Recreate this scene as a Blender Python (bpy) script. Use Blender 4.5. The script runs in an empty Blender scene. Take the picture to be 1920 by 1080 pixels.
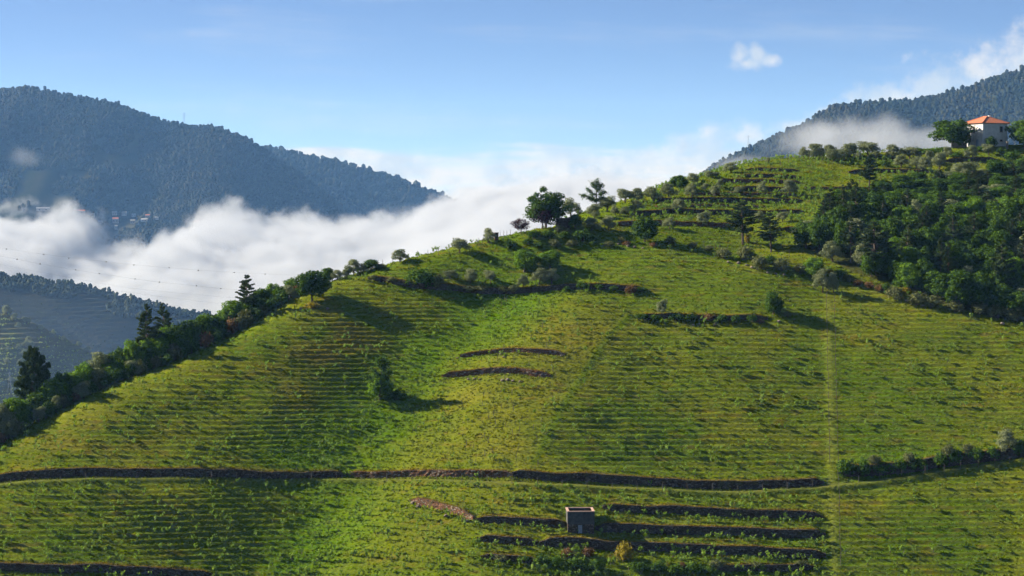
import bpy, math, random
import numpy as np
from mathutils import noise as mnoise
sc = bpy.context.scene
R = math.radians
RNG = np.random.default_rng(7)
random.seed(7)

# ------------------------------------------------------------------ camera
F = 4330.0          # focal length in pixels of the 1920 px wide photograph
HZ = 385.0          # eye-level row of the photograph
cam = bpy.data.cameras.new('camera')
cam.sensor_width = 36.0
cam.lens = 36.0 * F / 1920.0
cam.shift_y = -(540.0 - HZ) / 1920.0
cam.clip_start = 1.0
cam.clip_end = 60000.0
camo = bpy.data.objects.new('camera', cam)
sc.collection.objects.link(camo)
camo.location = (0, 0, 0)
camo.rotation_euler = (R(90), 0, 0)
sc.camera = camo

# ------------------------------------------------------------------ light
SUN_ELEV, SUN_AZ = 28.0, -75.0       # azimuth from +Y (view direction), negative = left
SKY_STRENGTH, EXPOSURE = 0.05, 1.72
el, az = R(SUN_ELEV), R(SUN_AZ)
TO_SUN = (math.sin(az) * math.cos(el), math.cos(az) * math.cos(el), math.sin(el))
sun = bpy.data.lights.new('sun', 'SUN')
sun.energy = 5.0
sun.angle = R(0.5)
sun.color = (1.0, 0.90, 0.74)
suno = bpy.data.objects.new('sun', sun)
sc.collection.objects.link(suno)
from mathutils import Vector
suno.rotation_euler = Vector(TO_SUN).to_track_quat('Z', 'Y').to_euler()
suno.location = (-300, 100, 300)

world = bpy.data.worlds.new('World')
sc.world = world
world.use_nodes = True
wn, wl = world.node_tree.nodes, world.node_tree.links
wn.clear()
class NT:
    """tiny helper for building node trees"""
    def __init__(s, tree): s.t = tree
    def n(s, kind, **kw):
        x = s.t.nodes.new(kind)
        for k, v in kw.items(): setattr(x, k, v)
        return x
    def put(s, inp, v):
        if isinstance(v, bpy.types.NodeSocket): s.t.links.new(v, inp)
        else: inp.default_value = v
    def m(s, op, a, b=0.0, c=None, clamp=False):
        x = s.n('ShaderNodeMath', operation=op, use_clamp=clamp)
        s.put(x.inputs[0], a); s.put(x.inputs[1], b)
        if c is not None: s.put(x.inputs[2], c)
        return x.outputs[0]
    def rng(s, v, a, b, c=0.0, d=1.0, smooth=True):
        x = s.n('ShaderNodeMapRange')
        if smooth: x.interpolation_type = 'SMOOTHSTEP'
        s.put(x.inputs[0], v)
        for i, q in enumerate((a, b, c, d)): s.put(x.inputs[i + 1], q)
        return x.outputs[0]
    def noise(s, vec, scale, detail=4.0, rough=0.5, col=False):
        x = s.n('ShaderNodeTexNoise')
        if vec is not None: s.put(x.inputs['Vector'], vec)
        x.inputs['Scale'].default_value = scale
        x.inputs['Detail'].default_value = detail
        x.inputs['Roughness'].default_value = rough
        return x.outputs['Color' if col else 'Fac']
    def mix(s, f, a, b, mode='MIX'):
        x = s.n('ShaderNodeMix', data_type='RGBA', blend_type=mode)
        s.put(x.inputs[0], f); s.put(x.inputs[6], a); s.put(x.inputs[7], b)
        return x.outputs[2]
    def xyz(s, a, b, c):
        x = s.n('ShaderNodeCombineXYZ')
        for i, q in enumerate((a, b, c)): s.put(x.inputs[i], q)
        return x.outputs[0]
    def sep(s, v):
        x = s.n('ShaderNodeSeparateXYZ'); s.put(x.inputs[0], v)
        return x.outputs

def build_world():
    g = NT(world.node_tree)
    tc = g.n('ShaderNodeTexCoord').outputs['Generated']
    x, y, z = g.sep(tc)
    azm = g.m('MULTIPLY', g.m('ARCTAN2', x, y), 57.2958)
    elv = g.m('MULTIPLY', g.m('ARCSINE', z), 57.2958)
    sky = g.n('ShaderNodeTexSky', sky_type='NISHITA')
    sky.sun_disc = False
    sky.sun_elevation = R(SUN_ELEV)
    sky.sun_rotation = R(SUN_AZ)
    sky.altitude = 600.0
    sky.air_density = 1.0
    sky.dust_density = 0.25
    sky.ozone_density = 3.0
    # the deep-blue part of the sky sits low over the ridges on this clear morning
    zz = g.m('ADD', g.m('MULTIPLY', z, 4.0), 0.055)
    v = g.xyz(x, y, zz)
    nv = g.n('ShaderNodeVectorMath', operation='NORMALIZE'); g.put(nv.inputs[0], v)
    g.put(sky.inputs[0], nv.outputs[0])
    ang = g.xyz(azm, g.m('MULTIPLY', elv, 1.0), 0.0)
    # low stratus bank near the horizon
    wide = g.xyz(g.m('MULTIPLY', azm, 0.22), g.m('MULTIPLY', elv, 1.7), 3.0)
    n1 = g.noise(wide, 1.3, 6.0, 0.55)
    top = g.m('ADD', g.m('MULTIPLY', g.m('SUBTRACT', n1, 0.5), 1.6), 1.50)
    bank = g.rng(g.m('SUBTRACT', top, elv), -0.10, 0.42)
    n2 = g.noise(wide, 3.2, 5.0, 0.6)
    bank = g.m('MULTIPLY', bank, g.rng(n2, 0.25, 0.55, 0.62, 1.0))
    # cumulus puffs (azimuth, elevation, half width, half height in degrees)
    puffs = [(5.65, 3.70, .36, .36), (6.05, 3.72, .32, .42), (6.35, 3.55, .35, .26), (5.85, 3.50, .55, .22),
             (8.2, 2.2, 1.3, .45), (9.3, 2.5, 1.4, .70), (10.4, 2.85, 1.3, .85), (11.5, 3.2, 1.2, .95), (12.6, 3.6, 1.1, 1.0),
             (4.7, 1.45, 1.1, .62), (5.7, 1.65, .8, .50), (3.6, 1.1, 1.2, .5), (7.2, 1.9, 1.0, .28)]
    acc = None
    for a, e, w, h in puffs:
        dx = g.m('DIVIDE', g.m('SUBTRACT', azm, a), w)
        dy = g.m('DIVIDE', g.m('SUBTRACT', elv, e), h)
        d = g.m('SUBTRACT', 1.0, g.m('SQRT', g.m('ADD', g.m('MULTIPLY', dx, dx), g.m('MULTIPLY', dy, dy))))
        acc = d if acc is None else g.m('SMOOTH_MAX', acc, d, 0.3)
    n3 = g.noise(ang, 1.7, 6.0, 0.62)
    cum = g.rng(g.m('ADD', acc, g.m('MULTIPLY', g.m('SUBTRACT', n3, 0.5), 1.9)), 0.0, 0.95, 0.0, 0.88)
    # thin cirrus streaks
    cir = g.noise(g.xyz(g.m('MULTIPLY', azm, 0.10), g.m('ADD', g.m('MULTIPLY', elv, 0.9), g.m('MULTIPLY', azm, 0.03)), 9.0), 1.3, 7.0, 0.6)
    cir = g.rng(cir, 0.48, 0.85, 0.0, 0.28)
    cover = g.m('MAXIMUM', g.m('MAXIMUM', bank, cum), cir)
    body = g.noise(ang, 0.9, 4.0, 0.5)
    ccol = g.mix(g.rng(body, 0.38, 0.62), (3.5, 3.9, 4.5, 1), (5.0, 4.9, 4.85, 1))
    hs = g.n('ShaderNodeHueSaturation'); hs.inputs['Hue'].default_value = 0.508; hs.inputs['Saturation'].default_value = 1.03; hs.inputs['Value'].default_value = 1.06; g.put(hs.inputs['Color'], sky.outputs[0])
    col = g.mix(cover, hs.outputs[0], ccol)
    bg = g.n('ShaderNodeBackground')
    g.put(bg.inputs[0], col)
    bg.inputs[1].default_value = SKY_STRENGTH
    out = g.n('ShaderNodeOutputWorld')
    g.put(out.inputs[0], bg.outputs[0])
build_world()

sc.view_settings.view_transform = 'Standard'
sc.view_settings.look = 'None'
sc.view_settings.gamma = 1.0
sc.view_settings.use_curve_mapping = False
sc.view_settings.exposure = EXPOSURE
cy = sc.cycles
cy.use_denoising = True
cy.denoiser = 'OPENIMAGEDENOISE'
cy.denoising_input_passes = 'RGB_ALBEDO_NORMAL'
cy.denoising_prefilter = 'ACCURATE'
cy.volume_bounces = 4
cy.max_bounces = 6
cy.diffuse_bounces = 2
cy.glossy_bounces = 1
cy.transmission_bounces = 4
cy.transparent_max_bounces = 8
cy.volume_max_steps = 256
cy.caustics_reflective = False
cy.caustics_refractive = False

# ------------------------------------------------------------------ helpers
COL = sc.collection
def link(o, parent=None):
    COL.objects.link(o)
    if parent is not None: o.parent = parent
    return o
def tag(o, label=None, cat=None, group=None, kind=None):
    if label: o['label'] = label
    if cat: o['category'] = cat
    if group: o['group'] = group
    if kind: o['kind'] = kind
    return o
def mesh_np(name, v, faces, mats, mat_idx=None, col=None, smooth=False):
    """v (n,3); faces: array (m,3) or (m,4) or list of such arrays; col per vertex (n,3)"""
    me = bpy.data.meshes.new(name)
    fl = faces if isinstance(faces, list) and not isinstance(faces[0], tuple) else [np.array(faces)]
    fl = [np.asarray(f, np.int32) for f in fl if len(f)]
    v = np.asarray(v, np.float32)
    me.vertices.add(len(v)); me.vertices.foreach_set('co', v.ravel())
    tot = np.concatenate([np.full(len(f), f.shape[1], np.int32) for f in fl])
    loops = np.concatenate([f.ravel() for f in fl])
    me.loops.add(len(loops)); me.loops.foreach_set('vertex_index', loops)
    me.polygons.add(len(tot))
    st = np.zeros(len(tot), np.int32); st[1:] = np.cumsum(tot)[:-1]
    me.polygons.foreach_set('loop_start', st)
    if mat_idx is not None: me.polygons.foreach_set('material_index', np.asarray(mat_idx, np.int32))
    me.update(calc_edges=True)
    me.polygons.foreach_set('use_smooth', np.full(len(tot), bool(smooth)))
    if col is not None:
        a = me.color_attributes.new('tint', 'FLOAT_COLOR', 'POINT')
        c4 = np.ones((len(v), 4), np.float32); c4[:, :3] = col
        a.data.foreach_set('color', c4.ravel())
    for m in (mats if isinstance(mats, (list, tuple)) else [mats]): me.materials.append(m)
    return me
def obj(name, me, parent=None, loc=None):
    o = bpy.data.objects.new(name, me)
    if loc is not None: o.location = loc
    return link(o, parent)
def empty(name, loc, rz=0.0, s=1.0):
    o = bpy.data.objects.new(name, None)
    o.empty_display_size = 0.3
    o.location = loc; o.rotation_euler = (0, 0, rz)
    o.scale = s if isinstance(s, tuple) else (s, s, s)
    return link(o)
class MB:
    """collects boxes, bars and arbitrary faces into one mesh"""
    def __init__(s): s.v = []; s.f4 = []; s.f3 = []
    def box(s, c, d, rz=0.0, taper=1.0):
        b = len(s.v); x, y, z = [q / 2 for q in d]; ca, sa = math.cos(rz), math.sin(rz)
        for k, zz in enumerate((-z, z)):
            t = taper if k else 1.0
            for xx, yy in ((-x, -y), (x, -y), (x, y), (-x, y)):
                xx *= t; yy *= t
                s.v.append((c[0] + xx * ca - yy * sa, c[1] + xx * sa + yy * ca, c[2] + zz))
        s.f4 += [(b, b+3, b+2, b+1), (b+4, b+5, b+6, b+7), (b, b+1, b+5, b+4), (b+1, b+2, b+6, b+5), (b+2, b+3, b+7, b+6), (b+3, b, b+4, b+7)]
        return s
    def bar(s, p, q, r0, r1=None, n=5):
        r1 = r0 if r1 is None else r1
        p, q = Vector(p), Vector(q); d = (q - p)
        u = d.cross(Vector((0.3, 0.2, 1.0)))
        if u.length < 1e-6: u = d.cross(Vector((1, 0, 0)))
        u.normalize(); w = d.cross(u).normalized(); b = len(s.v)
        for c, r in ((p, r0), (q, r1)):
            for k in range(n):
                a = 2 * math.pi * k / n
                s.v.append(tuple(c + u * (math.cos(a) * r) + w * (math.sin(a) * r)))
        for k in range(n):
            s.f4.append((b + k, b + (k + 1) % n, b + n + (k + 1) % n, b + n + k))
        for k in range(1, n - 1): s.f3 += [(b, b + k + 1, b + k), (b + n, b + n + k, b + n + k + 1)]
        return s
    def poly(s, pts):
        b = len(s.v); s.v += [tuple(p) for p in pts]
        (s.f4 if len(pts) == 4 else s.f3).append(tuple(range(b, b + len(pts))))
        return s
    def mesh(s, name, mat): return mesh_np(name, np.array(s.v), [np.array(s.f4).reshape(-1, 4), np.array(s.f3).reshape(-1, 3)], mat)
    def build(s, name, mat, parent=None): return obj(name, s.mesh(name, mat), parent)

def vnoise(x, y, seed=0):
    """smooth value noise on numpy arrays, about -1..1"""
    xi = np.floor(x).astype(np.int64); yi = np.floor(y).astype(np.int64)
    fx = x - xi; fy = y - yi
    fx = fx * fx * fx * (fx * (fx * 6 - 15) + 10); fy = fy * fy * fy * (fy * (fy * 6 - 15) + 10)
    def h(a, b):
        n = (a * 374761393 + b * 668265263 + seed * 974634777) & 0x7fffffff
        n = ((n ^ (n >> 13)) * 1274126177) & 0x7fffffff
        return ((n ^ (n >> 16)) & 0xffff) / 32767.5 - 1.0
    return (h(xi, yi) * (1 - fx) + h(xi + 1, yi) * fx) * (1 - fy) + (h(xi, yi + 1) * (1 - fx) + h(xi + 1, yi + 1) * fx) * fy
def fbm(x, y, oct=4, seed=0, gain=0.5):
    s = 0; a = 1.0; t = 0
    for k in range(oct):
        s = s + a * vnoise(x * 2 ** k + 17.3 * k, y * 2 ** k - 9.1 * k, seed + k); t += a; a *= gain
    return s / t
def sstep(a, b, x):
    t = np.clip((x - a) / (b - a), 0, 1); return t * t * (3 - 2 * t)
def in_poly(px, py, poly):
    ins = np.zeros(np.shape(px), bool); n = len(poly)
    for i in range(n):
        x0, y0 = poly[i]; x1, y1 = poly[(i + 1) % n]
        c = ((y0 > py) != (y1 > py)) & (px < (x1 - x0) * (py - y0) / (y1 - y0 + 1e-9) + x0)
        ins ^= c
    return ins
def to_px(x, y, z): return 960 + F * x / y, HZ - F * z / y
def pt(px, py, Y): return np.array([(px - 960) / F * Y, Y, (HZ - py) / F * Y])

# ------------------------------------------------------------------ materials
MATS = {}
def mat(name):
    m = bpy.data.materials.new(name); m.use_nodes = True
    m.node_tree.nodes.clear(); MATS[name] = m
    return m, NT(m.node_tree)
def finish(g, shader, vol=None):
    o = g.n('ShaderNodeOutputMaterial')
    if shader is not None: g.put(o.inputs['Surface'], shader)
    if vol is not None: g.put(o.inputs['Volume'], vol)
def leaf_mat(name, c1, c2, trans=0.35, rough=0.55, tint=False, spec=0.04):
    m, g = mat(name)
    gi = g.n('ShaderNodeNewGeometry')
    oi = g.n('ShaderNodeObjectInfo')
    if tint:
        a = g.n('ShaderNodeAttribute'); a.attribute_name = 'tint'; base = a.outputs['Color']
    else:
        base = g.mix(gi.outputs['Random Per Island'], c1 + (1,), c2 + (1,))
        base = g.mix(g.m('MULTIPLY', oi.outputs['Random'], 0.35), base, tuple(0.5 * (a + b) * 0.62 for a, b in zip(c1, c2)) + (1,))
    p = g.n('ShaderNodeBsdfPrincipled')
    g.put(p.inputs['Base Color'], base); p.inputs['Roughness'].default_value = rough
    p.inputs['Specular IOR Level'].default_value = spec
    t = g.n('ShaderNodeBsdfTranslucent')
    g.put(t.inputs[0], g.mix(0.6, base, (1.0, 1.1, 0.35, 1), 'MULTIPLY'))
    mx = g.n('ShaderNodeMixShader'); mx.inputs[0].default_value = trans
    g.put(mx.inputs[1], p.outputs[0]); g.put(mx.inputs[2], t.outputs[0])
    finish(g, mx.outputs[0]); return m
def simple_mat(name, c1, c2, scale, rough=0.9, bump=0.0, detail=5.0, dirt=None):
    m, g = mat(name)
    tc = g.n('ShaderNodeTexCoord').outputs['Object']
    n = g.noise(tc, scale, detail, 0.6)
    col = g.mix(g.rng(n, 0.3, 0.7), c1 + (1,), c2 + (1,))
    if dirt:
        col = g.mix(g.rng(g.noise(tc, scale * 0.23, 5, 0.65), 0.48, 0.72), col, dirt + (1,))
    p = g.n('ShaderNodeBsdfPrincipled'); g.put(p.inputs['Base Color'], col)
    p.inputs['Roughness'].default_value = rough; p.inputs['Specular IOR Level'].default_value = 0.2
    if bump:
        b = g.n('ShaderNodeBump'); b.inputs['Strength'].default_value = bump; b.inputs['Distance'].default_value = 0.1
        g.put(b.inputs['Height'], n); g.put(p.inputs['Normal'], b.outputs[0])
    finish(g, p.outputs[0]); return m

M_broad = leaf_mat('broadleaf_foliage', (0.018, 0.050, 0.004), (0.078, 0.142, 0.010), 0.25)
M_bright = leaf_mat('bright_foliage', (0.060, 0.135, 0.007), (0.150, 0.250, 0.016), 0.38)
M_olive = leaf_mat('olive_foliage', (0.110, 0.140, 0.062), (0.240, 0.265, 0.135), 0.18, 0.5)
M_pine = leaf_mat('pine_needles', (0.026, 0.050, 0.014), (0.072, 0.102, 0.028), 0.16, 0.6)
M_purple = leaf_mat('purple_foliage', (0.030, 0.012, 0.018), (0.060, 0.022, 0.030), 0.25)
M_scrub = leaf_mat('scrub_foliage', (0.070, 0.090, 0.030), (0.160, 0.165, 0.062), 0.22)
M_rustbush = leaf_mat('dry_brush_foliage', (0.10, 0.055, 0.025), (0.19, 0.11, 0.045), 0.25)
M_yellow = leaf_mat('yellow_broom_foliage', (0.16, 0.14, 0.015), (0.34, 0.26, 0.02), 0.3)
M_vine = leaf_mat('vine_leaves', (0.100, 0.180, 0.022), (0.190, 0.270, 0.045), 0.40)
M_grass = leaf_mat('grass_blades', None, None, 0.34, 0.9, tint=True, spec=0.0)
M_far = leaf_mat('far_forest_foliage', None, None, 0.0, 0.8, tint=True, spec=0.05)
M_bark = simple_mat('bark', (0.05, 0.035, 0.025), (0.13, 0.10, 0.075), 6.0, 0.95, 0.6)
M_post = simple_mat('weathered_wood', (0.06, 0.05, 0.038), (0.14, 0.12, 0.09), 5.0, 0.9, 0.3)
M_metal = simple_mat('galvanised_steel', (0.18, 0.19, 0.20), (0.28, 0.29, 0.30), 0.5, 0.5)
M_cable = simple_mat('cable', (0.03, 0.03, 0.035), (0.05, 0.05, 0.05), 1.0, 0.6)

def ground_material():
    m, g = mat('grassy_soil')
    a = g.n('ShaderNodeAttribute'); a.attribute_name = 'tint'
    pos = g.n('ShaderNodeNewGeometry').outputs['Position']
    n = g.noise(pos, 1.3, 6, 0.65); n2 = g.noise(pos, 0.22, 5, 0.6)
    c = g.mix(g.rng(n, 0.35, 0.7), a.outputs['Color'], (0.62, 0.66, 0.50, 1), 'MULTIPLY')
    c = g.mix(g.rng(n2, 0.55, 0.8, 0, 0.3), c, (0.13, 0.10, 0.03, 1))
    p = g.n('ShaderNodeBsdfPrincipled'); g.put(p.inputs['Base Color'], c)
    p.inputs['Roughness'].default_value = 1.0; p.inputs['Specular IOR Level'].default_value = 0.0
    b = g.n('ShaderNodeBump'); b.inputs['Strength'].default_value = 0.9; b.inputs['Distance'].default_value = 0.35
    g.put(b.inputs['Height'], n); g.put(p.inputs['Normal'], b.outputs[0])
    finish(g, p.outputs[0]); return m
M_ground = ground_material()

def stone_material(name, c1, c2, c3, scale=2.2):
    m, g = mat(name)
    pos = g.n('ShaderNodeNewGeometry').outputs['Position']
    mp = g.n('ShaderNodeMapping'); mp.inputs['Scale'].default_value = (1, 1, 2.0); g.put(mp.inputs[0], pos)
    v = g.n('ShaderNodeTexVoronoi'); g.put(v.inputs['Vector'], mp.outputs[0]); v.inputs['Scale'].default_value = scale
    e = g.n('ShaderNodeTexVoronoi', feature='DISTANCE_TO_EDGE'); g.put(e.inputs['Vector'], mp.outputs[0]); e.inputs['Scale'].default_value = scale
    rnd = g.sep(v.outputs['Color'])
    c = g.mix(rnd[0], c1 + (1,), c2 + (1,))
    c = g.mix(g.rng(rnd[1], 0.72, 0.9), c, c3 + (1,))
    gap = g.rng(e.outputs['Distance'], 0.02, 0.09)
    c = g.mix(gap, (0.03, 0.026, 0.02, 1), c)
    n = g.noise(pos, 0.6, 5, 0.6)
    c = g.mix(g.rng(n, 0.5, 0.7, 0, 0.75), c, (0.09, 0.09, 0.035, 1))
    p = g.n('ShaderNodeBsdfPrincipled'); g.put(p.inputs['Base Color'], c)
    p.inputs['Roughness'].default_value = 1.0; p.inputs['Specular IOR Level'].default_value = 0.05
    b = g.n('ShaderNodeBump'); b.inputs['Strength'].default_value = 1.0; b.inputs['Distance'].default_value = 0.12
    g.put(b.inputs['Height'], gap); g.put(p.inputs['Normal'], b.outputs[0])
    finish(g, p.outputs[0]); return m
M_schist = stone_material('schist_dry_stone', (0.050, 0.036, 0.024), (0.100, 0.072, 0.048), (0.15, 0.12, 0.095))
M_redwall = stone_material('reddish_schist', (0.13, 0.062, 0.032), (0.22, 0.115, 0.065), (0.30, 0.24, 0.18))
M_rock = simple_mat('pale_rock', (0.10, 0.08, 0.06), (0.21, 0.175, 0.14), 2.0, 0.9, 0.5)

# ------------------------------------------------------------------ the vineyard hill (a height field fitted through surveyed points)
def plane_Y(py): return 277.0 / (0.5 + (py - HZ) / F)
CP = []
for px, py, d in [
    (-60, 1080, -9), (150, 1080, -7), (330, 1080, 0), (520, 1080, 7), (700, 1080, 1), (900, 1080, -5), (1150, 1080, -4), (1560, 1080, 0), (1920, 1080, 2),
    (-80, 980, -8), (150, 980, -7), (350, 980, -1), (560, 980, 8), (730, 980, 1), (900, 980, -5), (1250, 980, -3), (1560, 980, 0), (1920, 980, 2),
    (0, 900, -6), (170, 895, -7), (400, 890, -3), (630, 890, 7), (800, 890, 0), (950, 890, -6), (1150, 890, -4), (1350, 890, -1), (1560, 890, 2), (1920, 880, 1),
    (100, 810, -5), (300, 800, -5), (520, 800, -1), (700, 800, 6), (830, 800, 1), (980, 800, -5), (1150, 800, -3), (1350, 800, 0), (1560, 800, 1), (1920, 790, 0),
    (260, 720, -4), (450, 720, -3), (640, 720, 1), (775, 720, 6), (880, 720, 0), (1000, 720, -4), (1200, 720, -1), (1560, 720, 1), (1920, 710, 0),
    (470, 635, -4), (640, 630, -2), (760, 630, 2), (870, 620, 5), (1000, 620, -2), (1150, 620, 0), (1400, 620, 0), (1560, 620, 1), (1920, 640, 0),
    (680, 545, -2), (820, 545, 1), (940, 550, 4), (1080, 545, 0), (1250, 545, 0), (1500, 550, 0), (1700, 580, 0),
    (900, 490, 0), (1050, 480, 0), (1250, 480, 0), (1450, 500, -2),
    ]:
    CP.append(pt(px, py, plane_Y(py) + 0.62 * d))
CREST = [(-60, 868), (0, 838), (60, 803), (130, 762), (210, 722), (300, 690), (380, 657), (440, 627), (500, 592), (560, 555), (620, 530),
         (690, 508), (760, 490), (830, 474), (900, 456), (960, 443), (1030, 428)]
crest_w = []
for px, py in CREST:
    p = pt(px, py, plane_Y(py)); CP.append(p); crest_w.append(p)
for p in crest_w[::2]:
    CP.append(p + np.array([-0.62 * 12, 0.78 * 12, -3.5]))
    CP.append(p + np.array([-0.62 * 40, 0.78 * 40, -22.0]))
    CP.append(p + np.array([-0.62 * 110, 0.78 * 110, -66.0]))
for px, py, Y in [
    (1200, 450, 540), (1400, 470, 542), (1100, 425, 548), (1200, 425, 552), (1350, 428, 556), (1500, 432, 556), (1150, 402, 562), (1300, 402, 572), (1500, 402, 578),
    (1250, 372, 586), (1400, 372, 594), (1550, 372, 596), (1340, 340, 606), (1450, 340, 610), (1600, 340, 612),
    (1440, 316, 624), (1560, 306, 632), (1700, 302, 640), (1850, 285, 648), (1960, 285, 650), (2100, 285, 650),
    (1090, 404, 566), (1160, 382, 580), (1290, 339, 608), (1400, 309, 630), (1500, 294, 642), (1620, 286, 652), (1750, 279, 657), (1850, 273, 657), (1960, 270, 660), (2100, 268, 660),
    (1620, 402, 574), (1740, 420, 562), (1860, 420, 556), (1960, 420, 556), (1600, 480, 535), (1700, 500, 531), (1820, 520, 525), (1940, 565, 512),
    (1760, 350, 606), (1940, 345, 610)]:
    CP.append(pt(px, py, Y))
for px, py, Y in [(1090, 404, 566), (1160, 382, 580), (1290, 339, 608), (1400, 309, 630), (1500, 294, 642), (1620, 286, 652), (1850, 273, 660), (2100, 268, 662)]:
    p = pt(px, py, Y)
    CP.append(p + np.array([-9, 16, -4.5])); CP.append(p + np.array([-22, 50, -24])); CP.append(p + np.array([-40, 130, -75]))
for X in (-260, -120, 0, 120, 260):
    CP.append(np.array([X, 340., -107.])); CP.append(np.array([X, 260., -146.]))
for Y, Z in ((420, -67), (480, -37), (540, -12), (620, 5)): CP.append(np.array([250., Y, Z]))
CP = np.array(CP)
SC = 100.0
def tps_fit(P, z, lam):
    d = np.linalg.norm(P[:, None] - P[None], axis=2)
    K = np.where(d > 0, d * d * np.log(d + 1e-12), 0) + lam * np.eye(len(P))
    A = np.hstack([np.ones((len(P), 1)), P])
    M = np.block([[K, A], [A.T, np.zeros((3, 3))]])
    s = np.linalg.solve(M, np.concatenate([z, np.zeros(3)]))
    return s[:-3], s[-3:]
TP = CP[:, :2] / SC
TW, TA = tps_fit(TP, CP[:, 2], 0.0006)
def tps(x, y):
    x = np.asarray(x, float) / SC; y = np.asarray(y, float) / SC
    out = TA[0] + TA[1] * x + TA[2] * y
    for (a, b), w in zip(TP, TW):
        r2 = (x - a) ** 2 + (y - b) ** 2
        out = out + w * 0.5 * r2 * np.log(r2 + 1e-12)
    return out

gx = np.concatenate([np.linspace(-420, -150, 28)[:-1], np.arange(-150, 168, 0.8), np.linspace(168, 420, 26)[1:]])
gy = np.concatenate([np.linspace(230, 398, 22)[:-1], np.arange(398, 552, 0.3), np.arange(552, 676, 0.5), np.linspace(676, 900, 24)[1:]])
GX, GY = np.meshgrid(gx, gy)
ZS = tps(GX, GY)
ZS = np.maximum(ZS, -199.0)

def grid_sample(Z, x, y):
    x = np.asarray(x, float); y = np.asarray(y, float)
    i = np.clip(np.searchsorted(gx, x) - 1, 0, len(gx) - 2); j = np.clip(np.searchsorted(gy, y) - 1, 0, len(gy) - 2)
    u = np.clip((x - gx[i]) / (gx[i + 1] - gx[i]), 0, 1); v = np.clip((y - gy[j]) / (gy[j + 1] - gy[j]), 0, 1)
    return (Z[j, i] * (1 - u) + Z[j, i + 1] * u) * (1 - v) + (Z[j + 1, i] * (1 - u) + Z[j + 1, i + 1] * u) * v
def cast(px, py, Z, y0=395.0, y1=690.0, n=1200):
    """first point of the hill seen along the direction of photograph pixel (px, py); steps down until it meets the hill"""
    ys = np.linspace(y0, y1, n)
    for k in range(60):
        xs = (px - 960) / F * ys; zs = (HZ - py) / F * ys
        d = zs - grid_sample(Z, xs, ys)
        hit = np.where((d[:-1] > 0) & (d[1:] <= 0))[0]
        if len(hit):
            i = hit[0]; t = d[i] / (d[i] - d[i + 1]); y = ys[i] + t * (ys[i + 1] - ys[i])
            return np.array([(px - 960) / F * y, y, (HZ - py) / F * y])
        py += 2.0
    raise ValueError((px, py))

PXG, PYG = to_px(GX, GY, ZS)
vis_core = (GY < 690) & (GX > -140) & (GX < 165)

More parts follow.
